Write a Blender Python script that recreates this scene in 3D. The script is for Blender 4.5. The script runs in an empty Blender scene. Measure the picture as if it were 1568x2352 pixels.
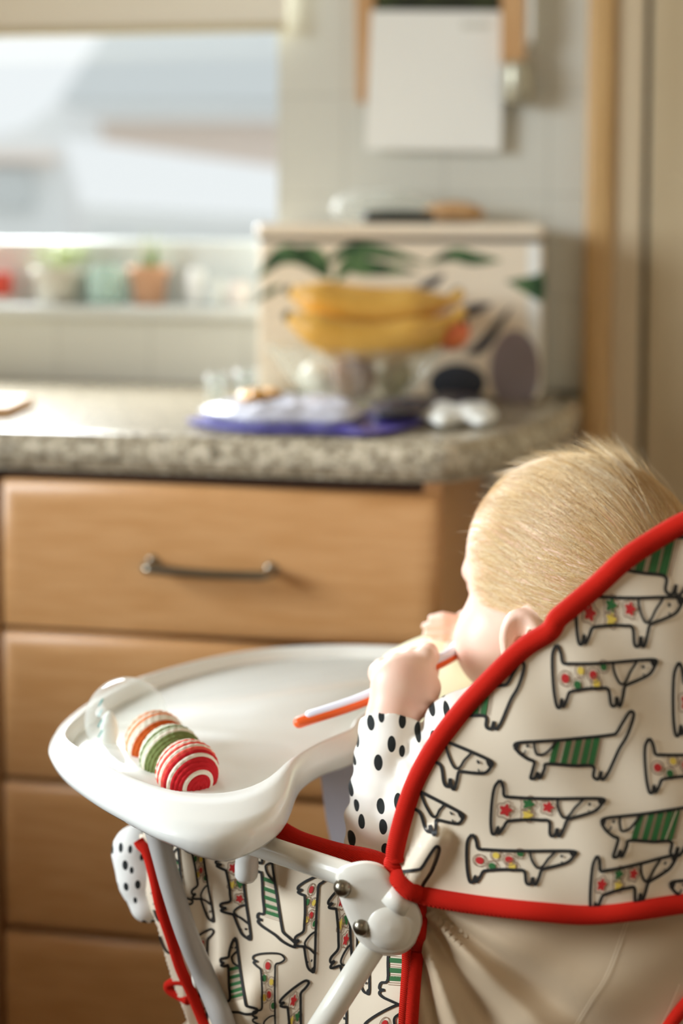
import bpy, bmesh, math, random
import numpy as np
from mathutils import Vector, Matrix, Euler

random.seed(7)
rng = np.random.default_rng(7)
C = bpy.context.scene.collection
SC = bpy.context.scene

# ------------------------------------------------------------------ camera
CAM_H = 1.10
PITCH, ROLL, SHIFT = 3.0, 0.4, -0.172
FOC, SENS, IMW, IMH = 50.0, 36.0, 1568.0, 2352.0
FPX = FOC / SENS * IMH
cam_data = bpy.data.cameras.new('camera')
cam_data.lens = FOC
cam_data.sensor_width = SENS
cam_data.shift_y = SHIFT
cam_data.clip_start = 0.02
cam_data.dof.use_dof = True
cam_data.dof.focus_distance = 0.955
cam_data.dof.aperture_fstop = 2.5
cam = bpy.data.objects.new('camera', cam_data)
C.objects.link(cam)
CAM_M = (Matrix.Translation((0, 0, CAM_H)) @ Euler((math.radians(90 - PITCH), 0, 0)).to_matrix().to_4x4()
         @ Matrix.Rotation(math.radians(ROLL), 4, 'Z'))
cam.matrix_world = CAM_M
SC.camera = cam
CR = np.array(CAM_M.to_3x3())

# ------------------------------------------------------------------ world, light, exposure
SC.view_settings.view_transform = 'Standard'
SC.view_settings.look = 'None'
SC.view_settings.gamma = 1.0
SC.view_settings.exposure = 0.0
SC.view_settings.use_curve_mapping = False
SC.cycles.use_denoising = True
SC.cycles.max_bounces = 10
SC.cycles.diffuse_bounces = 5
SC.cycles.transparent_max_bounces = 16
SC.cycles.caustics_reflective = False
SC.cycles.caustics_refractive = False
SC.cycles.sample_clamp_indirect = 4.0
W = bpy.data.worlds.new('overcast_sky')
SC.world = W
W.use_nodes = True
W.node_tree.nodes['Background'].inputs[0].default_value = (0.93, 0.985, 1.0, 1)
W.node_tree.nodes['Background'].inputs[1].default_value = 0.95

KEY_W, FILL_W, SIDE_W = 19.5, 3.2, 52.0

# ------------------------------------------------------------------ frames
YAW = math.radians(10)
KU = np.array([math.cos(YAW), -math.sin(YAW), 0.0])
KW = np.array([math.sin(YAW), math.cos(YAW), 0.0])
KO = np.array([(500 - 784) / FPX * 1.52, 1.52, 0.0])
ZTOP = 0.91            # worktop
BW = 0.65              # back wall plane, measured from the worktop's front edge

def ray(px, py):
    v = np.array([(px - 784) / FPX, (1176 - py) / FPX + SHIFT * IMH / FPX, -1.0])
    r = CR @ v
    return r / r[1]
def P(px, py, d):
    r = ray(px, py)
    return np.array([0, 0, CAM_H]) + r * d
def Pz(px, py, z):
    r = ray(px, py)
    return np.array([0, 0, CAM_H]) + r * ((z - CAM_H) / r[2])
def K(a, b, z):
    return KO + a * KU + b * KW + np.array([0, 0, z])
def KP(px, py, b):
    """(a, z) of the point of the vertical plane b seen at a pixel"""
    r = ray(px, py); o = np.array([0, 0, CAM_H])
    t = (b - np.dot(o - KO, KW)) / np.dot(r, KW)
    p = o + r * t
    return float(np.dot(p - KO, KU)), float(p[2])

CH_A = math.radians(26)
CF = np.array([-math.cos(CH_A), math.sin(CH_A), 0.0])      # the way the chair faces
CL = np.array([-math.sin(CH_A), -math.cos(CH_A), 0.0])     # its left side (towards the camera)
HUB = P(850, 2090, 0.90)
CC = HUB - 0.205 * CL
def ch(f, l, z):
    p = CC + f * CF + l * CL
    return np.array([p[0], p[1], z])

# ------------------------------------------------------------------ materials
def lin(c):
    c = np.array(c[:3], float) / 255.0
    return tuple(np.where(c <= 0.04045, c / 12.92, ((c + 0.055) / 1.055) ** 2.4)) + (1.0,)
def mat(name, col, rough=0.5, metal=0.0, spec=0.5, **kw):
    m = bpy.data.materials.new(name); m.use_nodes = True
    b = m.node_tree.nodes['Principled BSDF']
    b.inputs['Base Color'].default_value = lin(col)
    b.inputs['Roughness'].default_value = rough
    b.inputs['Metallic'].default_value = metal
    b.inputs['Specular IOR Level'].default_value = spec
    for k, v in kw.items():
        b.inputs[k.replace('_', ' ')].default_value = v
    return m
def nodes(m):
    return m.node_tree.nodes, m.node_tree.links, m.node_tree.nodes['Principled BSDF']
def coords(m, scale=(1, 1, 1), rot=(0, 0, 0)):
    n, l, b = nodes(m)
    t = n.new('ShaderNodeTexCoord'); mp = n.new('ShaderNodeMapping')
    mp.inputs['Scale'].default_value = scale
    mp.inputs['Rotation'].default_value = rot
    l.new(t.outputs['Object'], mp.inputs[0])
    return mp.outputs[0]
def ramp(m, stops, interp='LINEAR'):
    n = m.node_tree.nodes.new('ShaderNodeValToRGB')
    n.color_ramp.interpolation = interp
    e = n.color_ramp.elements
    while len(e) < len(stops): e.new(0.5)
    for q, (p, c) in zip(e, stops):
        q.position = p; q.color = lin(c)
    return n
def noise_col(m, c0, c1, scale, stretch=(1, 1, 1), detail=3, lo=0.35, hi=0.65, rot=(0, 0, 0)):
    n, l, b = nodes(m)
    t = n.new('ShaderNodeTexNoise'); t.inputs['Scale'].default_value = scale; t.inputs['Detail'].default_value = detail
    l.new(coords(m, stretch, rot), t.inputs['Vector'])
    r = ramp(m, [(lo, c0), (hi, c1)])
    l.new(t.outputs[0], r.inputs[0]); l.new(r.outputs[0], b.inputs['Base Color'])
    return m
def bump(m, scale, strength, dist=0.001, kind='noise', stretch=(1, 1, 1), rot=(0, 0, 0)):
    n, l, b = nodes(m)
    if kind == 'noise':
        t = n.new('ShaderNodeTexNoise'); t.inputs['Scale'].default_value = scale; t.inputs['Detail'].default_value = 3
    else:
        t = n.new('ShaderNodeTexWave'); t.inputs['Scale'].default_value = scale
        t.bands_direction = 'DIAGONAL'
    l.new(coords(m, stretch, rot), t.inputs['Vector'])
    bp = n.new('ShaderNodeBump'); bp.inputs['Strength'].default_value = strength; bp.inputs['Distance'].default_value = dist
    l.new(t.outputs[0], bp.inputs['Height']); l.new(bp.outputs[0], b.inputs['Normal'])
    return m

M = {}
M['wall'] = mat('cream_tile', (226, 218, 198), 0.35)
n_, l_, b_ = nodes(M['wall'])
bt = n_.new('ShaderNodeTexBrick'); bt.offset = 0.0
bt.inputs['Scale'].default_value = 1.0
bt.inputs['Brick Width'].default_value = 0.15; bt.inputs['Row Height'].default_value = 0.15
bt.inputs['Mortar Size'].default_value = 0.0018
bt.inputs['Color1'].default_value = lin((211, 211, 202)); bt.inputs['Color2'].default_value = lin((207, 207, 198))
bt.inputs['Mortar'].default_value = lin((193, 193, 184))
l_.new(coords(M['wall'], (1, 1, 1), (math.pi / 2, 0, 0)), bt.inputs['Vector'])
l_.new(bt.outputs[0], b_.inputs['Base Color'])
M['plaster'] = mat('cream_plaster', (228, 216, 196), 0.8)
M['ceiling'] = mat('white_ceiling_paint', (236, 230, 220), 0.9)
M['floor'] = noise_col(mat('brown_floor', (104, 78, 58), 0.5), (92, 68, 50), (114, 88, 66), 3)
M['upvc'] = mat('white_window_plastic', (208, 212, 210), 0.35)
M['oak'] = noise_col(mat('oak_laminate', (198, 146, 94), 0.38), (198, 146, 92), (210, 160, 108), 10, (1, 6, 14), 5)
M['oak_dark'] = mat('cabinet_inside', (70, 45, 26), 0.7)
M['trimwood'] = noise_col(mat('door_frame_oak', (196, 158, 104), 0.45), (190, 152, 100), (204, 168, 116), 8, (8, 8, 0.6), 3)
M['door'] = noise_col(mat('door_paint', (190, 172, 140), 0.5), (186, 168, 136), (196, 178, 146), 6, (6, 6, 0.4), 2)
M['doorframe'] = mat('pale_door_jamb', (206, 188, 158), 0.5)
M['dark'] = mat('dark_gap', (40, 32, 20), 0.9)
M['steel'] = mat('brushed_steel', (142, 136, 122), 0.28, 1.0)
M['white_plastic'] = mat('white_plastic', (236, 236, 230), 0.16, spec=0.5)
M['ivory_plastic'] = mat('ivory_hinge_plastic', (233, 228, 216), 0.3)
M['tube'] = mat('white_painted_tube', (226, 222, 210), 0.22)
M['fabric'] = bump(mat('printed_oilcloth', (232, 216, 192), 0.5, spec=0.4), 900, 0.05)
M['liner'] = bump(mat('beige_liner_cloth', (200, 177, 147), 0.55), 700, 0.08)
M['red'] = bump(mat('red_bias_tape', (200, 32, 16), 0.8, spec=.15), 420, 0.6, 0.0008, 'wave')
M['ink'] = mat('black_print', (26, 24, 21), 0.6)
M['p_green'] = mat('green_print', (44, 104, 52), 0.6)
M['p_red'] = mat('red_print', (190, 36, 36), 0.6)
M['p_yellow'] = mat('yellow_print', (228, 198, 84), 0.6)
M['p_brown'] = mat('brown_print', (140, 110, 84), 0.6)
M['seam'] = mat('pale_stitching', (226, 208, 180), 0.6)

# ------------------------------------------------------------------ mesh helpers
ORG = {}
def mesh_data(name, v, f, mats, mi=None, smooth=True):
    me = bpy.data.meshes.new(name)
    me.from_pydata([tuple(map(float, q)) for q in v], [], [tuple(map(int, q)) for q in f])
    for m in (mats if isinstance(mats, (list, tuple)) else [mats]): me.materials.append(m)
    if mi is not None:
        me.polygons.foreach_set('material_index', np.asarray(mi, dtype=np.int32))
    me.polygons.foreach_set('use_smooth', np.full(len(me.polygons), bool(smooth)))
    me.update()
    return me
def fix_normals(me):
    bm = bmesh.new(); bm.from_mesh(me)
    bmesh.ops.recalc_face_normals(bm, faces=bm.faces)
    bm.to_mesh(me); bm.free()
def tag(o, label=None, cat=None, group=None, kind=None):
    if label: o['label'] = label
    if cat: o['category'] = cat
    if group: o['group'] = group
    if kind: o['kind'] = kind
    return o
def empty(name, loc, label, cat, group=None):
    o = bpy.data.objects.new(name, None); C.objects.link(o)
    o.empty_display_size = 0.03
    o.location = tuple(loc); ORG[o] = np.array(loc, float)
    return tag(o, label, cat, group)
def obj(name, v, f, mats, parent=None, mi=None, smooth=True, label=None, fix=True):
    """ONE mesh object from world-space vertices"""
    v = np.asarray(v, float)
    if parent is not None: org = ORG[parent]
    else:
        lo, hi = v.min(0), v.max(0)
        org = np.array([(lo[0] + hi[0]) / 2, (lo[1] + hi[1]) / 2, lo[2]])
    me = mesh_data(name, v - org, f, mats, mi, smooth)
    if fix: fix_normals(me)
    o = bpy.data.objects.new(name, me); C.objects.link(o)
    ORG[o] = org
    if parent is not None: o.parent = parent
    else: o.location = tuple(org)
    if label: o['label'] = label
    return o
class MB:
    """collects pieces of one mesh"""
    def __init__(s): s.v, s.f, s.m = [], [], []
    def add(s, v, f, m=0):
        k = len(s.v)
        s.v += [np.asarray(q, float) for q in v]; s.f += [tuple(i + k for i in q) for q in f]; s.m += [m] * len(f)
        return s
    def build(s, name, mats, parent=None, **kw):
        return obj(name, s.v, s.f, mats, parent, s.m, **kw)
def bm_geo(bm):
    bm.verts.index_update()
    return [np.array(q.co) for q in bm.verts], [tuple(w.index for w in q.verts) for q in bm.faces]
def box_geo(x0, x1, y0, y1, z0, z1, bev=0.0, seg=3):
    bm = bmesh.new(); bmesh.ops.create_cube(bm, size=1)
    for q in bm.verts:
        q.co = Vector(((x0 + x1) / 2 + q.co.x * (x1 - x0), (y0 + y1) / 2 + q.co.y * (y1 - y0), (z0 + z1) / 2 + q.co.z * (z1 - z0)))
    if bev: bmesh.ops.bevel(bm, geom=list(bm.edges), offset=bev, segments=seg, profile=0.5, affect='EDGES')
    r = bm_geo(bm); bm.free(); return r
def kbox(a0, a1, b0, b1, z0, z1, bev=0.0, seg=3):
    v, f = box_geo(a0, a1, b0, b1, z0, z1, bev, seg)
    return [K(*q) for q in v], f
def catmull(pts, n):
    pts = np.asarray(pts, float)
    if len(pts) == 2:
        t = np.linspace(0, 1, n)[:, None]; return pts[0] * (1 - t) + pts[1] * t
    q = np.vstack([2 * pts[0] - pts[1], pts, 2 * pts[-1] - pts[-2]])
    seg = len(pts) - 1; out = []
    for u in np.linspace(0, seg - 1e-6, n):
        i = int(u); t = u - i
        a, b, c, d = q[i:i + 4]
        out.append(0.5 * ((2 * b) + (-a + c) * t + (2 * a - 5 * b + 4 * c - d) * t * t + (-a + 3 * b - 3 * c + d) * t ** 3))
    return np.array(out)
def tube_geo(path, r, n=14, caps=True, flat=None):
    """sweep of a circle; r a number or one per point; flat = (axis, factor) squashes it along a direction"""
    path = np.asarray(path, float); m = len(path)
    r = np.full(m, r) if np.isscalar(r) else np.asarray(r, float)
    tg = np.gradient(path, axis=0); tg /= np.linalg.norm(tg, axis=1)[:, None] + 1e-12
    up = np.array([0, 0, 1.0]) if abs(tg[0][2]) < 0.9 else np.array([1.0, 0, 0])
    x = np.cross(up, tg[0]); x /= np.linalg.norm(x)
    v = []
    for i in range(m):
        x = x - tg[i] * np.dot(x, tg[i]); x /= np.linalg.norm(x); y = np.cross(tg[i], x)
        for k in range(n):
            t = 2 * math.pi * k / n
            off = (x * math.cos(t) + y * math.sin(t)) * r[i]
            if flat is not None:
                ax = np.asarray(flat[0]); off = off - ax * np.dot(off, ax) * (1 - flat[1])
            v.append(path[i] + off)
    f = [(i * n + k, i * n + (k + 1) % n, (i + 1) * n + (k + 1) % n, (i + 1) * n + k) for i in range(m - 1) for k in range(n)]
    if caps:
        f.append(tuple(range(n))[::-1]); f.append(tuple((m - 1) * n + k for k in range(n)))
    return v, f
def capped(path, r, cap=4):
    """rounded ends for tube_geo: returns path, radii"""
    path = np.asarray(path, float); r = np.full(len(path), r) if np.isscalar(r) else np.asarray(r, float)
    a = path[0] - path[1]; a /= np.linalg.norm(a); b = path[-1] - path[-2]; b /= np.linalg.norm(b)
    p, q = [], []
    for k in range(cap):
        t = math.pi / 2 * (1 - k / cap); p.append(path[0] + a * r[0] * math.sin(t)); q.append(max(r[0] * math.cos(t), 1e-5))
    p += list(path); q += list(r)
    for k in range(1, cap + 1):
        t = math.pi / 2 * k / cap; p.append(path[-1] + b * r[-1] * math.sin(t)); q.append(max(r[-1] * math.cos(t), 1e-5))
    return np.array(p), np.array(q)
def lathe_geo(prof, center, axis=(0, 0, 1), n=40):
    """prof: list of (radius, height along axis)"""
    ax = np.asarray(axis, float); ax /= np.linalg.norm(ax)
    x = np.cross(ax, [0, 1, 0]) if abs(ax[1]) < 0.9 else np.cross(ax, [1, 0, 0])
    x /= np.linalg.norm(x); y = np.cross(ax, x); c = np.asarray(center, float)
    v, f = [], []
    for (r, h) in prof:
        for k in range(n):
            t = 2 * math.pi * k / n
            v.append(c + ax * h + (x * math.cos(t) + y * math.sin(t)) * r)
    for i in range(len(prof) - 1):
        for k in range(n):
            f.append((i * n + k, i * n + (k + 1) % n, (i + 1) * n + (k + 1) % n, (i + 1) * n + k))
    return v, f
def ellipsoid_geo(c, r, axes=None, nu=24, nv=16, fn=None):
    A = np.eye(3) if axes is None else np.array(axes)
    c = np.asarray(c, float); v, f = [], []
    for i in range(nv + 1):
        th = math.pi * i / nv
        for k in range(nu):
            ph = 2 * math.pi * k / nu
            q = np.array([math.sin(th) * math.cos(ph), math.sin(th) * math.sin(ph), math.cos(th)])
            s = 1.0 if fn is None else fn(q)
            v.append(c + A.T @ (q * np.asarray(r) * s))
    for i in range(nv):
        for k in range(nu):
            f.append((i * nu + k, i * nu + (k + 1) % nu, (i + 1) * nu + (k + 1) % nu, (i + 1) * nu + k))
    return v, f
def prism_geo(pts0, pts1):
    """two matching rings -> closed solid"""
    n = len(pts0); v = list(pts0) + list(pts1)
    f = [tuple(range(n)), tuple(range(n, 2 * n))[::-1]]
    f += [(i, (i + 1) % n, n + (i + 1) % n, n + i) for i in range(n)]
    return v, f
def inside(poly, x, y):
    poly = np.asarray(poly, float); x = np.asarray(x, float); y = np.asarray(y, float)
    r = np.zeros(x.shape, bool); j = len(poly) - 1
    for i in range(len(poly)):
        xi, yi = poly[i]; xj, yj = poly[j]
        c = ((yi > y) != (yj > y)) & (x < (xj - xi) * (y - yi) / (yj - yi + 1e-12) + xi)
        r ^= c; j = i
    return r
def sheet(mb, poly, depth, cell=10, thick=0.012, m=0):
    """a cloth of real thickness filling an outline; depth(px, py) gives its distance"""
    poly = np.asarray(poly, float); lo, hi = poly.min(0), poly.max(0)
    nx, ny = int((hi[0] - lo[0]) / cell) + 1, int((hi[1] - lo[1]) / cell) + 1
    ok = {}
    for i in range(nx):
        for j in range(ny):
            if inside(poly, lo[0] + (i + .5) * cell, lo[1] + (j + .5) * cell): ok[(i, j)] = 1
    idx = {}; v = []; f = []
    def vid(i, j, s):
        if (i, j, s) not in idx:
            x, y = lo[0] + i * cell, lo[1] + j * cell
            idx[(i, j, s)] = len(v); v.append(P(x, y, depth(x, y) + (thick if s else 0)))
        return idx[(i, j, s)]
    for (i, j) in ok:
        f.append((vid(i, j, 0), vid(i, j + 1, 0), vid(i + 1, j + 1, 0), vid(i + 1, j, 0)))
        f.append((vid(i, j, 1), vid(i + 1, j, 1), vid(i + 1, j + 1, 1), vid(i, j + 1, 1)))
        for (di, dj, e0, e1) in ((-1, 0, (i, j), (i, j + 1)), (1, 0, (i + 1, j + 1), (i + 1, j)), (0, -1, (i + 1, j), (i, j)), (0, 1, (i, j + 1), (i + 1, j + 1))):
            if (i + di, j + dj) not in ok:
                f.append((vid(*e0, 0), vid(*e0, 1), vid(*e1, 1), vid(*e1, 0)))
    mb.add(v, f, m)
def ribbon(mb, pts, w, depth, off, m, clip=None, step=6.0, closed=False):
    """printed line: a flat band lying on the cloth"""
    pts = np.asarray(pts, float)
    if closed: pts = np.vstack([pts, pts[:1]])
    q = [pts[0]]
    for a, b in zip(pts[:-1], pts[1:]):
        k = max(1, int(np.linalg.norm(b - a) / step))
        for i in range(1, k + 1): q.append(a + (b - a) * i / k)
    q = np.array(q)
    t = np.gradient(q, axis=0); t /= np.linalg.norm(t, axis=1)[:, None] + 1e-9
    nrm = np.stack([-t[:, 1], t[:, 0]], 1) * w / 2
    keep = np.ones(len(q), bool) if clip is None else inside(clip, q[:, 0], q[:, 1])
    v, f = [], []
    L = [P(p[0], p[1], depth(p[0], p[1]) - off) for p in q + nrm]
    R = [P(p[0], p[1], depth(p[0], p[1]) - off) for p in q - nrm]
    v = L + R; n = len(q)
    f = [(i, i + 1, n + i + 1, n + i) for i in range(n - 1) if keep[i] and keep[i + 1]]
    used = sorted({i for c in f for i in c}); mp = {o: k for k, o in enumerate(used)}
    mb.add([v[i] for i in used], [tuple(mp[i] for i in c) for c in f], m)
def blob(mb, pts, depth, off, m, clip=None):
    """printed patch: fan around its middle"""
    pts = np.asarray(pts, float); c = pts.mean(0)
    if clip is not None and not inside(clip, pts[:, 0], pts[:, 1]).all(): return
    q = np.vstack([c[None], pts])
    v = [P(p[0], p[1], depth(p[0], p[1]) - off) for p in q]; n = len(pts)
    mb.add(v, [(0, 1 + i, 1 + (i + 1) % n) for i in range(n)], m)

# ------------------------------------------------------------------ signed-distance modelling (bodies, clothes)
class Field:
    def __init__(s, lo, hi, h):
        s.lo = np.asarray(lo, float); s.h = h
        s.n = np.ceil((np.asarray(hi) - s.lo) / h).astype(int) + 1
        s.F = np.full(s.n, 0.06, np.float32)
    def win(s, lo, hi):
        a = np.clip(np.floor((np.asarray(lo) - s.lo) / s.h).astype(int), 0, s.n - 1)
        b = np.clip(np.ceil((np.asarray(hi) - s.lo) / s.h).astype(int) + 1, 1, s.n)
        if (b - a <= 1).any(): return None, None
        g = [(s.lo[k] + np.arange(a[k], b[k]) * s.h).astype(np.float32) for k in range(3)]
        return tuple(slice(a[k], b[k]) for k in range(3)), np.stack(np.meshgrid(*g, indexing='ij'), -1)
    def put(s, d, sl, k, sub=False):
        F = s.F[sl]
        if sub:
            d = -d
            hh = np.maximum(k - np.abs(F - d), 0) / k if k > 0 else 0
            s.F[sl] = np.maximum(F, d) + hh * hh * k * 0.25
        else:
            hh = np.maximum(k - np.abs(F - d), 0) / k if k > 0 else 0
            s.F[sl] = np.minimum(F, d) - hh * hh * k * 0.25
    def cone(s, a, b, ra, rb, k=0.006, sub=False, cut=None, wr=None):
        a = np.asarray(a, np.float32); b = np.asarray(b, np.float32); r = max(ra, rb) + 0.03
        sl, p = s.win(np.minimum(a, b) - r, np.maximum(a, b) + r)
        if sl is None: return
        ab = b - a; t = np.clip(((p - a) @ ab) / (ab @ ab), 0, 1)
        d = np.linalg.norm(p - a - t[..., None] * ab, axis=-1) - (ra + (rb - ra) * t)
        if wr is not None: d = d + wr(p)
        if cut is not None:
            c, nn = cut
            d = np.maximum(d, (p - np.asarray(c, np.float32)) @ np.asarray(nn, np.float32))
        s.put(d.astype(np.float32), sl, k, sub)
    def ell(s, c, r, axes=None, k=0.006, sub=False, wr=None):
        A = np.eye(3, dtype=np.float32) if axes is None else np.asarray(axes, np.float32)
        c = np.asarray(c, np.float32); r = np.asarray(r, np.float32); R = r.max() + 0.03
        sl, p = s.win(c - R, c + R)
        if sl is None: return
        q = (p - c) @ A.T
        k0 = np.linalg.norm(q / r, axis=-1); k1 = np.linalg.norm(q / (r * r), axis=-1) + 1e-9
        d = k0 * (k0 - 1) / k1
        if wr is not None: d = d + wr(p)
        s.put(d.astype(np.float32), sl, k, sub)
    def mesh(s, smooth=2):
        F = s.F; I = F < 0
        n = np.array(F.shape); m = n - 1
        def cn(A, d): return A[d[0]:d[0] + m[0], d[1]:d[1] + m[1], d[2]:d[2] + m[2]]
        cs = [(i, j, k) for i in (0, 1) for j in (0, 1) for k in (0, 1)]
        cnt = sum(cn(I, c).astype(np.int8) for c in cs)
        act = (cnt > 0) & (cnt < 8); ijk = np.argwhere(act)
        vid = np.full(m, -1, np.int64); vid[act] = np.arange(len(ijk))
        val = {c: F[ijk[:, 0] + c[0], ijk[:, 1] + c[1], ijk[:, 2] + c[2]] for c in cs}
        acc = np.zeros((len(ijk), 3)); num = np.zeros(len(ijk))
        for c in cs:
            for ax in range(3):
                if c[ax]: continue
                e = list(c); e[ax] = 1; e = tuple(e)
                x = (val[c] < 0) != (val[e] < 0)
                t = np.where(x, val[c] / np.where(x, val[c] - val[e], 1), 0)
                p = np.tile(np.array(c, float), (len(ijk), 1)); p[:, ax] += t
                acc += p * x[:, None]; num += x
        V = s.lo + (ijk + acc / num[:, None]) * s.h
        Q = []
        for ax in range(3):
            o1, o2 = [(1, 2), (2, 0), (0, 1)][ax]
            a = [slice(None)] * 3; b = [slice(None)] * 3
            a[ax] = slice(0, -1); b[ax] = slice(1, None)
            e = np.argwhere(I[tuple(a)] != I[tuple(b)])
            e = e[(e[:, o1] > 0) & (e[:, o2] > 0) & (e[:, o1] < m[o1]) & (e[:, o2] < m[o2])]
            sgn = I[e[:, 0], e[:, 1], e[:, 2]]
            def g(d1, d2):
                q = e.copy(); q[:, o1] -= d1; q[:, o2] -= d2
                return vid[q[:, 0], q[:, 1], q[:, 2]]
            q = np.stack([g(0, 0), g(1, 0), g(1, 1), g(0, 1)], 1)
            q[~sgn] = q[~sgn][:, ::-1]
            Q.append(q)
        Q = np.vstack(Q); Q = Q[(Q >= 0).all(1)]
        for _ in range(smooth):
            S = np.zeros_like(V); W_ = np.zeros(len(V))
            for k in range(4):
                a, b = Q[:, k], Q[:, (k + 1) % 4]
                np.add.at(S, a, V[b]); np.add.at(W_, a, 1); np.add.at(S, b, V[a]); np.add.at(W_, b, 1)
            V = V * 0.5 + 0.5 * S / np.maximum(W_, 1)[:, None]
        return V, Q

# ================================================================== THE SETTING
AL, AR, BF, HC = -1.75, 1.45, -3.0, 2.4
def struct(name, mb, mats, **kw):
    o = mb.build(name, mats, smooth=False, **kw); o['kind'] = 'structure'; return o
struct('floor', MB().add(*kbox(AL - .2, AR + .2, BF - .2, BW + .25, -0.1, 0)), M['floor'])
struct('ceiling', MB().add(*kbox(AL - .2, AR + .2, BF - .2, BW + .25, HC, HC + .1)), M['ceiling'])
WA0, WA1, WZ0, WZ1 = -1.25, -0.081, 1.012, 1.95
b = MB()
b.add(*kbox(AL - .2, WA0, BW, BW + .22, 0, HC)); b.add(*kbox(WA1, AR + .2, BW, BW + .22, 0, HC))
b.add(*kbox(WA0, WA1, BW, BW + .22, 0, WZ0)); b.add(*kbox(WA0, WA1, BW, BW + .22, WZ1, HC))
struct('wall_back', b, M['wall'])
LB0, LB1, LZ0, LZ1 = -1.75, -0.55, 0.95, 2.1  # opening for the assumed left window
b = MB()
b.add(*kbox(AL - .2, AL, BF - .2, LB0, 0, HC)); b.add(*kbox(AL - .2, AL, LB1, BW, 0, HC))
b.add(*kbox(AL - .2, AL, LB0, LB1, 0, LZ0)); b.add(*kbox(AL - .2, AL, LB0, LB1, LZ1, HC))
struct('wall_left', b, M['plaster'])
struct('wall_right', MB().add(*kbox(AR, AR + .2, BF - .2, BW, 0, HC)), M['plaster'])
struct('wall_front', MB().add(*kbox(AL, AR, BF - .2, BF, 0, HC)), M['plaster'])
# window over the worktop: frame, pane, sill
glass = bpy.data.materials.new('window_glass'); glass.use_nodes = True
n_ = glass.node_tree.nodes; l_ = glass.node_tree.links
mx = n_.new('ShaderNodeMixShader'); tr = n_.new('ShaderNodeBsdfTransparent'); gl = n_.new('ShaderNodeBsdfGlossy')
gl.inputs['Roughness'].default_value = 0.02; mx.inputs[0].default_value = 0.012
l_.new(tr.outputs[0], mx.inputs[1]); l_.new(gl.outputs[0], mx.inputs[2]); l_.new(mx.outputs[0], n_['Material Output'].inputs[0])
M['glass'] = glass
def window(name, mk, a0, a1, z0, z1, bot, side=0.03):
    w = empty(name, mk((a0 + a1) / 2, .10, z0), None, None); w['kind'] = 'structure'
    f = MB()
    def bar(x0, x1, y0, y1, q0=.08, q1=.15):
        v, g = box_geo(x0, x1, q0, q1, y0, y1, .006, 2); f.add([mk(*q) for q in v], g)
    bar(a0, a1, z0, z0 + bot); bar(a0, a1, z1 - .07, z1); bar(a0, a0 + .07, z0, z1); bar(a1 - side, a1, z0, z1)
    f.build('window_frame', M['upvc'], w, smooth=False)
    v, g = box_geo(a0 + .05, a1 - side + .01, .112, .118, z0 + bot - .02, z1 - .05)
    MB().add([mk(*q) for q in v], g).build('pane', M['glass'], w, smooth=False)
    return w
w1 = window('window_1', lambda x, q, z: K(x, BW + q, z), WA0, WA1, WZ0 + .012, WZ1, 0.108, 0.004)
MB().add(*kbox(WA0, WA1 + .002, BW - .025, BW + .09, WZ0 - .002, WZ0 + .016, .005)).build('window_sill', M['upvc'], w1)
window('assumed_window', lambda x, q, z: K(AL - q, x, z), LB0, LB1, LZ0, LZ1, 0.07, 0.07)  # assumed left window, out of view, inferred from the side light
# light from an assumed left window, added worktop lamp, added warm fill behind camera
def area(name, loc, target, sx, sy, watts, col, spread=180):
    L = bpy.data.lights.new(name, 'AREA'); L.shape = 'RECTANGLE'; L.size, L.size_y = sx, sy
    L.energy = watts; L.color = col; L.spread = math.radians(spread)
    o = bpy.data.objects.new(name, L); C.objects.link(o); o.location = tuple(loc)
    o.rotation_euler = (Vector(tuple(target)) - Vector(tuple(loc))).to_track_quat('-Z', 'Y').to_euler()
    return o
area('assumed_left_daylight', K(AL - .16, (LB0 + LB1) / 2, 1.6), K(0.3, -.35, 1.16), 1.1, 1.0, KEY_W, (0.85, 0.94, 1.0), 72)  # assumed daylight source at the unseen left window
area('added_worktop_light', K(-.86, BW + .36, 1.42), K(-.25, .3, .92), .62, .5, SIDE_W, (0.93, 0.98, 1.0))  # lamp added outside, left of the view, to brighten the worktop
area('warm_fill', K(0.35, -2.3, HC - .05), K(.3, -.6, .6), .7, .7, FILL_W, (1.0, .80, .56))

# doorway at the right end of the back wall
struct('trim_1', MB().add(*kbox(.381, .421, BW - .035, BW, 0, 2.12, .012, 4)), M['trimwood'])
struct('trim_2', MB().add(*kbox(.421, .463, BW - .022, BW, 0, 2.09, .004)), M['doorframe'])
struct('trim_3', MB().add(*kbox(.463, .472, BW - .004, BW, 0, 2.09)), M['dark'])
d = empty('door_1', K(.9, BW, 0), None, None); d['kind'] = 'structure'
MB().add(*kbox(.472, 1.25, BW - .02, BW, 0.01, 2.06, .003)).build('door_panel', M['door'], d, smooth=False)
hv = tube_geo(capped(catmull([K(1.17, BW - .02, 1.0), K(1.17, BW - .06, 1.0), K(1.06, BW - .065, 1.0)], 14), .009)[0], .009, 10)
MB().add(*hv).build('door_handle', M['steel'], d)

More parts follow.
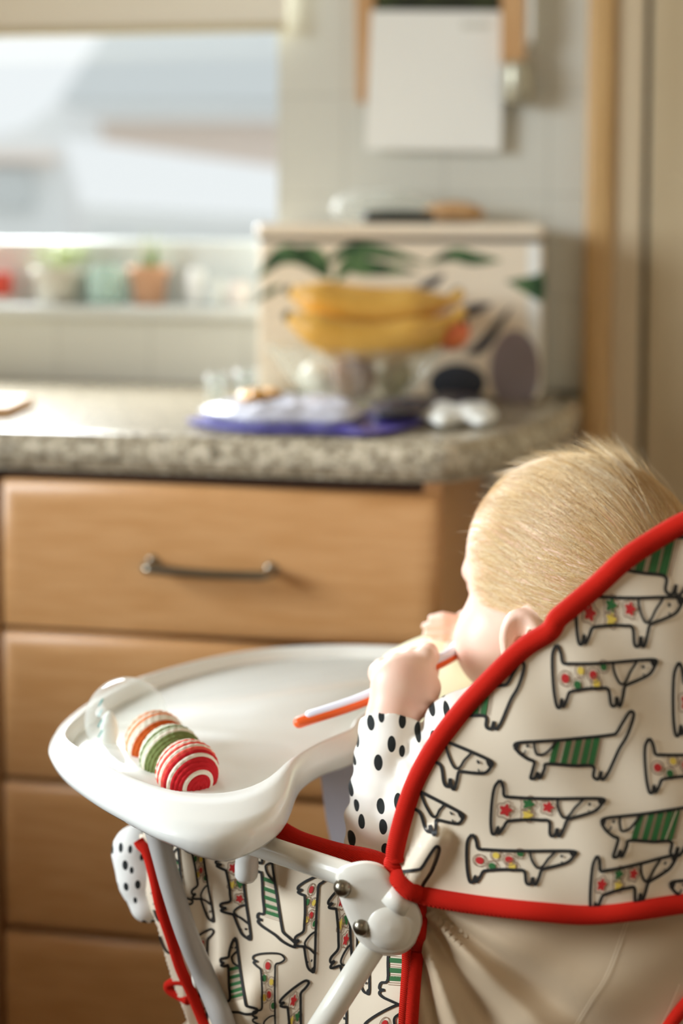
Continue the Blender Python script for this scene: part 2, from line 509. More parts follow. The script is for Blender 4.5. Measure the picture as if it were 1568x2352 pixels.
# ================================================================== OUTSIDE
M['roof'] = mat('pale_roof_tiles', (212, 216, 216), 0.9)
M['render'] = mat('pink_brick', (244, 228, 216), 0.9)
M['paleout'] = mat('pale_render', (244, 246, 246), 0.9)
M['whiteout'] = mat('white_roof_sheet', (252, 252, 252), 0.8)
M['gravel'] = mat('pale_paving', (208, 208, 204), 0.9)
o = MB().add(*box_geo(-14, 14, 3.2, 40, -.5, -.3)).build('ground', M['gravel'], smooth=False); o['kind'] = 'structure'
def facing(px0, px1, py0, py1, d0, d1):
    """box that stands at distance d0..d1 behind the window"""
    a, c = P(px0, py0, d0), P(px1, py1, d0)
    return box_geo(a[0], c[0], d0, d1, c[2], a[2])
house = empty('neighbour_house', (P(500, 300, 9)[0], 9, -.3), 'pale hipped-roof house seen through the window beyond the garden', 'house')
a, c = P(150, 268, 9), P(1250, 268, 9)
MB().add(*box_geo(a[0], c[0], 9.05, 13, -.3, a[2])).build('wall', M['render'], house, smooth=False)
a, c = P(128, 238, 8.85), P(1260, 238, 8.85)
MB().add(*box_geo(a[0], c[0], 8.8, 13.2, P(0, 272, 8.85)[2], a[2])).build('fascia', M['paleout'], house, smooth=False)
e = [P(130, 236, 8.75), P(330, -60, 12), P(1100, -60, 12), P(1260, 236, 8.75)]
bk = [np.array([q[0], 15.2, e[0][2]]) for q in (e[0], e[3])]
MB().add([e[0], e[1], e[2], e[3], bk[1], bk[0]], [(0, 1, 2, 3), (3, 2, 4), (4, 2, 1, 5), (5, 1, 0), (0, 3, 4, 5)]).build('roof', M['roof'], house, smooth=False)
gar = empty('garage', (P(60, 400, 7)[0], 7.5, -.3), 'grey garage with a sloping roof at the left of the window view', 'garage')
pr = [(-260, 360), (-20, 312), (60, 292), (138, 232), (150, 330), (150, 640), (-260, 640)]
MB().add(*prism_geo([P(x, y, 7.2) for x, y in pr], [P(x, y, 7.2) + np.array([0, 1.2, 0]) for x, y in pr])).build('wall', M['paleout'], gar, smooth=False)
MB().add(*facing(-40, 70, 390, 480, 7.12, 7.2)).build('window', M['roof'], gar, smooth=False)
MB().add(*facing(-60, 125, 352, 372, 7.1, 7.22)).build('fascia', M['render'], gar, smooth=False)
con = empty('conservatory', (P(400, 480, 6)[0], 6.4, -.3), 'bright white lean-to conservatory in front of the pale house', 'conservatory')
q0 = [P(188, 470, 5.4), P(146, 314, 6.6), P(660, 388, 6.6), P(660, 500, 5.4)]
q1 = [q + np.array([0, .05, -.08]) for q in q0]
MB().add(*prism_geo(q0, q1)).build('roof', M['whiteout'], con, smooth=False)
a, c = P(195, 474, 5.45), P(660, 474, 5.45)
MB().add(*box_geo(a[0], c[0], 5.5, 6.5, -.3, a[2] - .04)).build('wall', M['paleout'], con, smooth=False)
gw = MB().add(*facing(-300, 900, 548, 900, 5.0, 5.15)).build('garden_wall', M['paleout'], smooth=False)
tag(gw, 'low pale garden wall just outside the window', 'wall', kind='thing')

# ================================================================== KITCHEN UNITS
DA0, DA1 = -0.2525, 0.237
GAPZ = [0.857, 0.6855, 0.5135, 0.3415, 0.170]
cab = empty('drawer_cabinet', K((DA0 + DA1) / 2, .3, 0), 'oak drawer cabinet under the right end of the granite-look worktop', 'cabinet')
b = MB()
b.add(*kbox(DA0 - .004, DA1 - .018, .03, BW - .02, .12, .868))
b.add(*kbox(DA0 - .004, DA1 - .018, .08, BW - .02, 0, .12))
b.build('carcass', M['oak_dark'], cab, smooth=False)
MB().add(*kbox(DA1 - .018, DA1 + .002, .028, BW - .01, 0, .868, .002)).build('end_panel', M['oak'], cab, smooth=False)
def rounded_front(a0, a1, z0, z1, b0, b1, R, D):
    """drawer front whose face rolls back towards its edges"""
    v, f = [], []
    prof = []
    for k in range(7):
        t = k / 6 * math.pi / 2
        prof.append((R * (1 - math.sin(t)), D * (1 - math.cos(t))))
    prof = prof[::-1]                        # from the rim (inset 0) to the face
    prof = [(R * (1 - math.sin(k / 6 * math.pi / 2)), b0 + D * (1 - math.sin(k / 6 * math.pi / 2)) ) for k in range(7)]
    rings = [(0, b1)] + [(R * (1 - math.cos(k / 7 * math.pi / 2)), b0 + D * (1 - math.sin(k / 7 * math.pi / 2))) for k in range(8)]
    for (i, bb) in rings:
        v += [K(a0 + i, bb, z0 + i), K(a1 - i, bb, z0 + i), K(a1 - i, bb, z1 - i), K(a0 + i, bb, z1 - i)]
    n = len(rings)
    for k in range(n - 1):
        for j in range(4):
            f.append((4 * k + j, 4 * k + (j + 1) % 4, 4 * k + 4 + (j + 1) % 4, 4 * k + 4 + j))
    f.append((0, 1, 2, 3)); f.append(tuple(4 * (n - 1) + j for j in range(4)))
    return v, f
for k in range(5):
    z1 = GAPZ[k] - .003; z0 = (GAPZ[k + 1] if k < 4 else .02) + .003
    dr = MB().add(*rounded_front(DA0, DA1, z0, z1, 0.006, 0.03, .022, .012)).build('drawer', M['oak'], cab)
    hz = z1 - (.086 if k == 0 else .104); mbh = MB()
    pth = catmull([K(-.074, .008, hz + .002), K(-.0735, -.022, hz + .002), K(-.055, -.027, hz + .001), K(0, -.029, hz), K(.042, -.027, hz), K(.058, -.022, hz), K(.0585, .008, hz)], 40)
    mbh.add(*tube_geo(pth, .0052, 12))
    mbh.add(*lathe_geo([(.0001, -.001), (.008, -.001), (.008, .004), (.006, .006), (.0001, .006)], K(-.074, .009, hz + .002), -KW, 16))
    mbh.add(*lathe_geo([(.0001, -.001), (.008, -.001), (.008, .004), (.006, .006), (.0001, .006)], K(.0585, .009, hz), -KW, 16))
    mbh.build('handle', M['steel'], dr)
# neighbouring unit, only its dark edge shows at the picture's left border
cab2 = empty('base_cabinet', K(-.76, .3, 0), 'oak base cabinet left of the drawer cabinet, mostly out of view', 'cabinet')
MB().add(*kbox(-1.26, DA0 - .008, .03, BW - .02, 0, .868)).build('carcass', M['oak_dark'], cab2, smooth=False)
MB().add(*rounded_front(-1.25, DA0 - .006, .13, .854, .006, .03, .022, .012)).build('door', M['oak'], cab2)

# unseen table, added left of the picture to shade the lowest drawers
tb = empty('shade_table', K(-1.15, -1.1, 0), 'unseen oak table added left of the drawer cabinet to shade it', 'table')
MB().add(*kbox(-1.62, -.70, -1.95, -.30, .79, .825, .006)).build('table_top', M['oak'], tb, smooth=False)
MB().add(*kbox(-1.55, -.78, -1.87, -.38, .71, .79)).build('apron', M['oak'], tb, smooth=False)
for a_ in (-1.56, -.76):
    for b_2 in (-1.89, -.36): MB().add(*kbox(a_ - .03, a_ + .03, b_2 - .03, b_2 + .03, 0, .79, .004)).build('leg', M['oak'], tb, smooth=False)

# worktop with a rolled front edge and a curved end
M['granite'] = mat('granite_laminate', (150, 138, 118), 0.25, spec=0.6)
n_, l_, b_ = nodes(M['granite'])
t1 = n_.new('ShaderNodeTexVoronoi'); t1.inputs['Scale'].default_value = 130
t2 = n_.new('ShaderNodeTexNoise'); t2.inputs['Scale'].default_value = 95; t2.inputs['Detail'].default_value = 5; t2.inputs['Roughness'].default_value = .7
cc = coords(M['granite']); l_.new(cc, t1.inputs[0]); l_.new(cc, t2.inputs[0])
r1 = ramp(M['granite'], [(0.36, (48, 44, 36)), (0.44, (124, 112, 92)), (0.53, (182, 170, 146)), (0.66, (230, 220, 200))])
l_.new(t2.outputs[0], r1.inputs[0])
r2 = ramp(M['granite'], [(0.0, (120, 112, 92)), (0.5, (196, 184, 160)), (1.0, (240, 230, 210))]); l_.new(t1.outputs['Color'], r2.inputs[0])
mxn = n_.new('ShaderNodeMix'); mxn.data_type = 'RGBA'; mxn.inputs[0].default_value = .3
l_.new(r1.outputs[0], mxn.inputs[6]); l_.new(r2.outputs[0], mxn.inputs[7]); l_.new(mxn.outputs[2], b_.inputs['Base Color'])
edge = catmull([(-1.72, 0), (-.6, 0), (0.0, 0), (.20, 0), (.262, .018), (.315, .13), (.358, .29), (.378, .45), (.38, BW - .001)], 90)
tn = np.gradient(edge, axis=0); tn /= np.linalg.norm(tn, axis=1)[:, None]; nin = np.stack([-tn[:, 1], tn[:, 0]], 1)
T, Rr = .042, .019
prof = [(.03, -T), (.008, -T)] + [(Rr - Rr * math.sin(t), -T / 2 - .0 + -(T / 2) * math.cos(t)) for t in np.linspace(0.25, math.pi / 2, 6)] + \
       [(Rr - Rr * math.sin(t), -T / 2 - (T / 2) * math.cos(t)) for t in np.linspace(math.pi / 2, math.pi, 8)[1:]] + [(.03, 0)]
v, f = [], []
ne, npf = len(edge), len(prof)
for i in range(ne):
    for (ins, z) in prof:
        q = edge[i] + nin[i] * ins; v.append(K(q[0], min(q[1], BW - .001), ZTOP + z))
    q = edge[i]
    v.append(K(min(q[0], .37) if q[1] > .5 else q[0], BW - .001, ZTOP)); v.append(K(min(q[0], .37) if q[1] > .5 else q[0], BW - .001, ZTOP - T))
S_ = npf + 2
for i in range(ne - 1):
    for k in range(S_):
        f.append((i * S_ + k, i * S_ + (k + 1) % S_, (i + 1) * S_ + (k + 1) % S_, (i + 1) * S_ + k))
f.append(tuple(range(S_))); f.append(tuple((ne - 1) * S_ + k for k in range(S_)))
wt = MB().add(v, f).build('worktop', M['granite'])
tag(wt, 'speckled granite-look worktop with rolled edge and curved right end', 'worktop')

# ================================================================== ON THE WALL
M['blind'] = mat('cream_blind', (236, 230, 214), 0.9)
M['blindbar'] = mat('tan_blind_hem', (196, 184, 152), 0.8)
bl = empty('roller_blind', K(-.6, BW - .02, 1.45), 'cream roller blind pulled partly down over the kitchen window', 'blind')
ba, bz = KP(657, 20, BW - .03); z0 = KP(300, 62, BW - .03)[1]
MB().add(*kbox(-1.35, ba, BW - .034, BW - .03, z0, 2.05)).build('fabric', M['blind'], bl, smooth=False)
MB().add(*kbox(-1.35, ba, BW - .038, BW - .026, z0 - .012, z0 + .001, .003)).build('hem_bar', M['blindbar'], bl, smooth=False)
MB().add(*tube_geo([K(-1.36, BW - .035, 2.06), K(ba + .01, BW - .035, 2.06)], .022, 18)).build('roller', M['upvc'], bl)

M['paper'] = mat('white_paper', (236, 236, 230), 0.8)
M['photo'] = noise_col(mat('dark_green_picture', (22, 30, 18), 0.4), (14, 20, 12), (70, 84, 40), 9, lo=.45, hi=.75)
M['stick'] = noise_col(mat('tan_wood', (196, 152, 104), 0.5), (190, 146, 98), (206, 164, 116), 12, (8, 8, .8))
cal = empty('wall_calendar', K(.16, BW - .02, 1.27), 'wall calendar with dark green picture above a blank white page', 'calendar')
def onwall(pxs, bb):
    return [K(*(lambda az: (az[0], bb, az[1]))(KP(x, y, bb))) for x, y in pxs]
def wallplate(pxs, b0, b1):
    f0 = onwall(pxs, b0); return prism_geo(f0, [q + KW * (b1 - b0) for q in f0])
v, f = wallplate([(852, 24), (1160, 26), (1149, 347), (838, 343)], BW - .022, BW - .019)
MB().add(v, f).build('date_page', M['paper'], cal, smooth=False)
v, f = wallplate([(868, -230), (1158, -230), (1158, 24), (866, 22)], BW - .024, BW - .019)
MB().add(v, f).build('picture_page', M['photo'], cal, smooth=False)
v, f = wallplate([(1060, 52), (1125, 52), (1125, 66), (1060, 66)], BW - .0225, BW - .0221)
MB().add(v, f).build('small_print', mat('grey_print', (206, 206, 196), 0.8), cal, smooth=False)
o = MB().add(*wallplate([(816, -90), (868, -90), (840, 234), (820, 234)], BW - .016, BW - .001)).build('wooden_stick', M['stick'], smooth=False)
tag(o, 'narrow tapering wooden strip on the wall at the calendar\'s left edge', 'wooden strip')
disp = empty('wall_dispenser', K(.29, BW - .02, 1.33), 'wooden wall box with a small metal cup at the calendar\'s right', 'wall box')
v, f = wallplate([(1150, -120), (1203, -120), (1203, 143), (1150, 143)], BW - .045, BW - .001)
MB().add(v, f).build('body', M['stick'], disp, smooth=False)
v, f = wallplate([(1203, -120), (1226, -120), (1224, 86), (1203, 110)], BW - .04, BW - .001)
MB().add(v, f).build('side_strip', M['paper'], disp, smooth=False, label='white side strip')
c0 = onwall([(1190, 192)], BW - .03)[0]
v, f = lathe_geo([(.0001, -.030), (.016, -.029), (.021, -.024), (.022, .024), (.020, .030), (.0001, .030)], c0, (0, 0, 1), 32)
MB().add(v, f).build('cup', mat('grey_metal_cup', (176, 172, 152), 0.35, 0.6), disp, label='small grey metal cup')

# ================================================================== ON THE WORKTOP
BB = .478
ba0, bz1 = KP(592, 512, BB); ba1, _ = KP(1247, 512, BB); bzl = KP(900, 548, BB)[1]
M['tin'] = mat('cream_tin', (232, 218, 196), 0.2, spec=.6)
M['leaf'] = noise_col(mat('leaf_print', (38, 78, 46), .35), (28, 62, 38), (84, 116, 74), 40)
M['navy'] = mat('navy_print', (52, 57, 68), .35)
M['lav'] = mat('lavender_grey_print', (136, 124, 128), .35)
bin_ = empty('bread_bin', K((ba0 + ba1) / 2, .56, ZTOP), 'cream bread bin printed with green leaves standing behind the fruit bowl', 'bread bin')
b = MB().add(*kbox(ba0, ba1, BB, BW - .012, ZTOP + .0015, bzl - .002, .006))
def onbin(pts, off, m):
    f0 = [K(*(lambda az: (az[0], BB - off, az[1]))(KP(x, y, BB))) for x, y in pts]
    b.add(*prism_geo(f0, [q + KW * off * .8 for q in f0]), m)
def leaf(stem, w, m, off=.0006):
    s = catmull(stem, 14); t = np.gradient(s, axis=0); t /= np.linalg.norm(t, axis=1)[:, None]; n = np.stack([-t[:, 1], t[:, 0]], 1)
    u = np.linspace(0, 1, 14)[:, None]; ww = np.sin(np.pi * np.clip(u * .96 + .02, 0, 1)) * w / 2
    L, R = s + n * ww, s - n * ww
    for i in range(13): onbin([L[i], L[i + 1], R[i + 1], R[i]], off, m)
for st, w, m in [([(590, 640), (640, 590), (690, 590), (750, 640)], 44, 1), ([(660, 580), (720, 590), (760, 640)], 46, 1),
                 ([(740, 610), (800, 575), (880, 580), (980, 605)], 34, 1), ([(980, 608), (1040, 585), (1090, 595), (1150, 598)], 34, 1),
                 ([(770, 650), (800, 610), (850, 615), (960, 625)], 44, 1), ([(590, 690), (620, 670), (650, 655)], 16, 1),
                 ([(1250, 632), (1210, 660), (1160, 645)], 10, 1), ([(1244, 620), (1236, 660), (1244, 695)], 30, 1),
                 ([(958, 660), (990, 650), (1022, 628)], 22, 2), ([(1052, 726), (1085, 712), (1130, 697)], 26, 2),
                 ([(1068, 815), (1110, 790), (1175, 703)], 28, 2), ([(1030, 690), (1045, 670), (1060, 660)], 14, 2)]:
    leaf(st, w, m)
onbin([(1211, 562), (1240, 562), (1240, 905), (1211, 905)], .0003, 4)  # white strip painted in for the bright reflection along the tin's edge
onbin([(1160, 645), (1248, 628), (1246, 698), (1215, 680)], .0005, 1)
el = [(1182 + 58 * math.cos(t), 850 + 92 * math.sin(t)) for t in np.linspace(0, 2 * math.pi, 28)[:-1]]
onbin(el, .0004, 3)
el = [(1050 + 66 * math.cos(t), 880 + 46 * math.sin(t)) for t in np.linspace(0, 2 * math.pi, 24)[:-1]]
onbin(el, .0005, 2)
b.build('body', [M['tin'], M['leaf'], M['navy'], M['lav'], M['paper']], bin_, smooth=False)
MB().add(*kbox(ba0 - .003, ba1 + .002, BB - .006, BW - .01, bzl, bz1, .009, 4)).build('lid', M['tin'], bin_, smooth=False)
MB().add(*kbox(ba0 + .002, ba1 - .002, BB - .003, BW - .014, bzl - .0035, bzl + .001)).build('lid_gap', M['dark'], bin_, smooth=False)
# on the lid: a knife-like utensil with black handle, and a brush
M['black'] = mat('black_plastic', (24, 28, 22), .4)
ut = empty('kitchen_knife', K(.1, .55, bz1), 'black-handled kitchen knife lying on the bread bin lid', 'knife')
a0_, _ = KP(846, 490, .53); a1_, _ = KP(985, 490, .53)
MB().add(*tube_geo(*capped(catmull([K(a0_, .53, bz1 + .0095), K((a0_ + a1_) / 2, .53, bz1 + .010), K(a1_, .535, bz1 + .0095)], 16), .0092), 12)).build('handle', M['black'], ut)
a2_, _ = KP(1100, 490, .55)
v, f = prism_geo([K(a1_, .534, bz1 + .006), K(a2_, .56, bz1 + .006), K(a1_ + .02, .556, bz1 + .006)], [K(a1_, .534, bz1 + .008), K(a2_, .56, bz1 + .008), K(a1_ + .02, .556, bz1 + .008)])
MB().add(v, f).build('blade', M['steel'], ut, smooth=False)
a3_, _ = KP(1040, 480, .59)
o = MB().add(*ellipsoid_geo(K(a3_, .59, bz1 + .0175), (.046, .028, .017), (KU, KW, (0, 0, 1)))).build('bread_roll', M['stick'])
tag(o, 'small tan oval bread roll on the bread bin lid behind the knife', 'bread roll')
M['film'] = bpy.data.materials.new('clear_film'); M['film'].use_nodes = True
def clear(m, fac, rough, col=(1, 1, 1, 1), edge=.5):
    n = m.node_tree.nodes; l = m.node_tree.links
    x = n.new('ShaderNodeMixShader'); t = n.new('ShaderNodeBsdfTransparent'); g = n.new('ShaderNodeBsdfPrincipled')
    g.inputs['Roughness'].default_value = rough; g.inputs['Base Color'].default_value = col; g.inputs['Specular IOR Level'].default_value = 1.0
    t.inputs[0].default_value = (.97, .98, .97, 1)
    lw = n.new('ShaderNodeLayerWeight'); lw.inputs[0].default_value = .35
    mr = n.new('ShaderNodeMapRange'); mr.inputs[3].default_value = fac; mr.inputs[4].default_value = min(1, fac + edge)
    l.new(lw.outputs['Facing'], mr.inputs[0]); l.new(mr.outputs[0], x.inputs[0])
    l.new(t.outputs[0], x.inputs[1]); l.new(g.outputs[0], x.inputs[2]); l.new(x.outputs[0], n['Material Output'].inputs[0])
clear(M['film'], .08, .2, (.9, .92, .9, 1))
a4_, _ = KP(880, 440, .6)
o = MB().add(*ellipsoid_geo(K(a4_, .59, bz1 + .026), (.075, .035, .026), (KU, KW, (0, 0, 1)), 30, 20, lambda q: 1 + .08 * math.sin(9 * q[0] + 5 * q[2]) * math.sin(7 * q[1] + 3))).build('plastic_bag', M['film'])
tag(o, 'clear crumpled plastic bag on the bread bin lid', 'plastic bag')

# fruit bowl
BC = K(KP(815, 930, .35)[0], .352, ZTOP)
M['cutglass'] = bpy.data.materials.new('cut_glass'); M['cutglass'].use_nodes = True
clear(M['cutglass'], .05, .08, (.88, .9, .87, 1), .26)
prof = [(r_, h_ * .82) for r_, h_ in ((q[0] * 1.07, q[1]) for q in ((.0001, .004), (.046, .004), (.05, 0), (.053, .004), (.06, .016), (.083, .05), (.1, .083), (.109, .096), (.106, .098), (.098, .084), (.08, .052), (.056, .018), (.04, .010), (.0001, .009)))]
v, f = lathe_geo(prof, BC, (0, 0, 1), 72)
v = [q + (np.array([q[0] - BC[0], q[1] - BC[1], 0]) * (.035 * math.sin(18 * math.atan2(q[1] - BC[1], q[0] - BC[0]) + 60 * (q[2] - BC[2])) if q[2] - BC[2] > .014 else 0)) for q in v]
o = MB().add(v, f).build('fruit_bowl', M['cutglass'], smooth=False)
tag(o, 'cut glass fruit bowl heaped with bananas in front of the bread bin', 'fruit bowl')
M['banana'] = noise_col(mat('banana_skin', (220, 170, 72), .42), (206, 154, 60), (228, 182, 92), 14, (1, 1, 1), 2)
M['btip'] = mat('banana_tip', (84, 70, 36), .7)
def bcurve(p, q, sag, d, n=26):
    """banana spine: hangs between two ends"""
    out = []
    for t in np.linspace(0, 1, n):
        out.append((1 - t) * p + t * q - np.array([0, 0, 1]) * sag * 4 * t * (1 - t) - KW * d * 4 * t * (1 - t))
    return np.array(out)
def bpt(px, py, d): return P(px, py, d)
BUN = bpt(1040, 690, 1.90)
bun = [('upper banana of the bunch, its freckled side towards the room', bpt(668, 668, 1.85), bpt(1032, 690, 1.86), .018, .012),
       ('second banana of the bunch, tucked behind the upper one', bpt(690, 668, 1.92), bpt(1030, 690, 1.895), .010, .004),
       ('lower front banana of the bunch, resting on the bowl rim', bpt(664, 728, 1.80), bpt(1036, 735, 1.83), .026, .012),
       ('lowest banana of the bunch, its dark tip over the bowl', bpt(700, 766, 1.84), bpt(1040, 754, 1.85), .018, .004)]
for i, (lab, p, q, sag, dd) in enumerate(bun):
    sp = bcurve(p, q, sag, dd)
    u = np.linspace(0, 1, len(sp)); R0 = .0225
    rr = R0 * np.clip(np.minimum(1, .34 + np.minimum(u / .16, 1) * .66) * np.minimum(1, .30 + np.minimum((1 - u) / .22, 1) * .7), .2, 1)
    bn = empty('banana', sp[len(sp) // 2] - np.array([0, 0, R0]), lab, 'banana', 'bananas in the glass bowl')
    MB().add(*tube_geo(sp, rr, 7)).build('skin', M['banana'], bn)
    MB().add(*tube_geo(*capped(np.array([sp[0] + (sp[0] - sp[1]) * .35, sp[0] + (sp[1] - sp[0]) * .2]), R0 * .32), 8)).build('tip', M['btip'], bn, label='dark brown tip')
    MB().add(*tube_geo(*capped(catmull([sp[-1] - (sp[-1] - sp[-2]) * .3, sp[-1] + (sp[-1] - sp[-2]) * .8, sp[-1] + (sp[-1] - sp[-2]) * 1.5 + np.array([0, 0, .004])], 8), R0 * .33), 8)).build('stem', M['btip'] if i % 2 else M['banana'], bn)
def fruit(name, px, py, d, r, col, label, cat, rough=.45, sq=.95, col2=None):
    m = mat(name + '_skin', col, rough)
    if col2: noise_col(m, col, col2, 18)
    c = P(px, py, d); root = empty(name, c - np.array([0, 0, r * sq]), label, cat)
    MB().add(*ellipsoid_geo(c, (r, r, r * sq), None, 28, 18, lambda q: 1 - .10 * math.exp(-((1 - q[2]) / .05)))).build('flesh', m, root)
    MB().add(*tube_geo([c + np.array([0, 0, r * sq * .88]), c + np.array([.002, 0, r * sq * 1.08])], .0016, 6)).build('stalk', M['btip'], root)
fruit('nectarine', 1034, 762, 1.862, .026, (226, 96, 66), 'orange-red nectarine peeping out right of the bananas', 'nectarine', .4, .95, (240, 140, 84))
fruit('kiwi_fruit', 812, 866, 1.850, .031, (118, 82, 50), 'brown kiwi fruit seen through the side of the glass bowl', 'kiwi', .8, 1.0, (136, 98, 62))
fruit('pear', 905, 862, 1.89, .025, (176, 160, 104), 'dull green pear in the glass bowl right of the kiwi', 'pear', .5, 1.1, (150, 140, 90))
fruit('white_onion', 728, 868, 1.87, .023, (228, 226, 214), 'pale white onion at the left inside the glass bowl', 'onion', .35, 1.0, (214, 214, 204))

# flat things in front of the bowl
def pillow(poly, z0, h, seed, sub=26):
    """soft flat pack: outline in (px, py) on the worktop, bulging and wrinkled"""
    q = np.array([Pz(x, y, ZTOP)[:2] for x, y in poly]); c = q.mean(0); r = np.random.default_rng(seed)
    ring = catmull(np.vstack([q, q[:1]]), 72)[:-1]
    v, f = [], []; nr = 9; ph = r.uniform(0, 6, 6)
    def wr(p): return .0022 * math.sin(p[0] * 190 + ph[0] + 2 * math.sin(p[1] * 90)) + .002 * math.sin(p[1] * 160 + p[0] * 90 + ph[1])
    for s in (1, -1):
        for i in range(nr):
            t = 1 - i / nr
            for p in ring:
                x = c + (p - c) * t; hh = h / 2 * math.sqrt(max(0, 1 - t ** 4))
                v.append(np.array([x[0], x[1], z0 + h / 2 + .0006 + s * hh + (wr(x) * (1 - t ** 6) if s > 0 else 0)]))
        v.append(np.array([c[0], c[1], z0 + h / 2 + .0006 + s * h / 2]))
    n = len(ring); k2 = nr * n + 1
    for s in (0, k2):
        for i in range(nr - 1):
            for k in range(n): f.append((s + i * n + k, s + i * n + (k + 1) % n, s + (i + 1) * n + (k + 1) % n, s + (i + 1) * n + k))
        for k in range(n): f.append((s + (nr - 1) * n + k, s + (nr - 1) * n + (k + 1) % n, s + nr * n))
    for k in range(n): f.append((k, (k + 1) % n, k2 + (k + 1) % n, k2 + k))
    return v, f
M['pack'] = mat('white_film_pack', (196, 196, 208), .25)
M['violet'] = mat('violet_film', (74, 66, 150), .3)
M['navyfilm'] = mat('navy_film', (28, 30, 56), .3)
pk = empty('wipes_packet', Pz(720, 985, ZTOP), 'crinkled white packet with violet edge lying in front of the glass bowl', 'packet')
MB().add(*pillow([(455, 978), (560, 962), (700, 957), (790, 962), (830, 980), (800, 998), (700, 997), (560, 994)], ZTOP + .004, .026, 3)).build('film', M['pack'], pk)
MB().add(*pillow([(425, 972), (520, 966), (720, 960), (860, 962), (990, 966), (960, 986), (860, 1008), (760, 1005), (560, 1000), (450, 986)], ZTOP, .009, 5)).build('border', M['violet'], pk, label='violet printed border')
nv = MB().add(*pillow([(845, 972), (880, 964), (950, 964), (985, 970), (930, 985), (870, 990)], ZTOP + .0095, .016, 8)).build('foil_wrapper', M['navyfilm'])
tag(nv, 'dark navy foil wrapper on the packet, under the bowl\'s right side', 'wrapper')
nv = MB().add(*pillow([(965, 946), (1000, 930), (1060, 925), (1110, 927), (1095, 940), (1010, 949)], ZTOP, .014, 11)).build('foil_wrapper', M['navyfilm'])
tag(nv, 'navy blue wrapper on the worktop at the foot of the bread bin', 'wrapper')
o = MB().add(*pillow([(965, 975), (1000, 952), (1050, 960), (1080, 948), (1130, 955), (1142, 975), (1110, 988), (1060, 982), (1010, 990)], ZTOP, .017, 14)).build('crumpled_tissue', M['paper'])
tag(o, 'crumpled white tissue on the worktop right of the packet', 'tissue')
o = MB().add(*pillow([(545, 975), (580, 966), (640, 964), (640, 972), (600, 980), (560, 983)], ZTOP + .0285, .010, 17)).build('sweet_wrapper', mat('orange_wrapper', (222, 160, 60), .35))
tag(o, 'small orange wrapper at the left end of the white packet', 'wrapper')
c = Pz(672, 925, ZTOP)
o = MB().add(*lathe_geo([(.0001, 0), (.033, 0), (.036, .003), (.036, .009), (.033, .012), (.0001, .012)], c, (0, 0, 1), 36)).build('jar_lid', mat('dark_teal_plastic', (20, 70, 66), .35))
tag(o, 'dark teal jar lid lying at the left foot of the glass bowl', 'jar lid')
M['clear'] = bpy.data.materials.new('clear_glass'); M['clear'].use_nodes = True; clear(M['clear'], .15, .05, (.9, .95, .94, 1))
for (px, py, lab, r, h) in [(496, 918, 'small clear shot glass on the worktop left of the fruit bowl', .014, .035), (566, 916, 'clear tumbler standing between the shot glass and the fruit bowl', .016, .04)]:
    c = Pz(px, py, ZTOP)
    o = MB().add(*lathe_geo([(.0001, 0), (r * .8, 0), (r, h), (r - .0015, h), (r * .75, .005), (.0001, .005)], c, (0, 0, 1), 28)).build('glass', M['clear'])
    tag(o, lab, 'glass')
c = Pz(-40, 955, ZTOP)
v, f = box_geo(c[0] - .2, Pz(30, 955, ZTOP)[0], c[1] - .02, c[1] + .12, ZTOP, ZTOP + .014, .003)
o = MB().add(v, f).build('chopping_board', M['stick'], smooth=False)
tag(o, 'corner of a wooden chopping board at the worktop\'s left edge', 'chopping board')

# ================================================================== ON THE WINDOW SILL
SZ = WZ0 + .016; SB = BW + .035
def sill(px): return K(KP(px, 690, SB)[0], SB, SZ)
def pot(name, px, r0, r1, h, col, label, cat, plant, seed):
    c = sill(px); root = empty(name, c, label, cat); r = np.random.default_rng(seed)
    MB().add(*lathe_geo([(.0001, 0), (r0, 0), (r1, h - .012), (r1 + .003, h - .012), (r1 + .003, h), (r1 - .003, h), (r1 - .004, h - .01), (.0001, h - .012)], c, (0, 0, 1), 32)).build('pot', mat(name + '_pot', col, .8), root)
    lm = mat(name + '_leaf', plant, .6)
    return c, root, r, lm
c, root, r, lm = pot('potted_herb', 135, .033, .04, .058, (208, 204, 192), 'pale pot of trailing light green leaves on the window sill', 'potted plant', (172, 186, 120), 1)
for k in range(26):
    a = r.uniform(0, 6.28); l = r.uniform(.02, .045); t = c + np.array([math.cos(a) * l, math.sin(a) * l * .6, .064 + r.uniform(-.004, .03)])
    nn = np.array([math.cos(a), math.sin(a), .3]); nn /= np.linalg.norm(nn); s = np.cross(nn, [0, 0, 1]); s /= np.linalg.norm(s)
    b = MB().add(*ellipsoid_geo(t, (.012, .007, .0015), (nn, s, np.cross(nn, s)), 10, 6)); b.add(*tube_geo([c + np.array([0, 0, .05]), t], .0009, 5)); b.build('leaf', lm, root)
c, root, r, lm = pot('potted_cactus', 342, .023, .03, .062, (206, 160, 128), 'terracotta pot with an upright green shoot on the window sill', 'potted plant', (96, 132, 62), 2)
for (dx, h_, w) in [(.008, .032, .0055), (.0, .018, .004), (-.012, .014, .003)]:
    MB().add(*ellipsoid_geo(c + np.array([dx, 0, .055 + h_ / 2]), (w, w, h_ / 2 + .008), None, 12, 10)).build('shoot', lm, root)
for k in range(5):
    e_ = c + np.array([r.uniform(-.03, .045), 0, .10 + r.uniform(0, .03)])
    MB().add(*tube_geo(catmull([c + np.array([0, 0, .06]), (c + e_) / 2 + np.array([0, 0, .04]), e_], 8), np.linspace(.0025, .0006, 8), 6)).build('leaf', mat('pale_leaf', (188, 200, 170), .6), root)
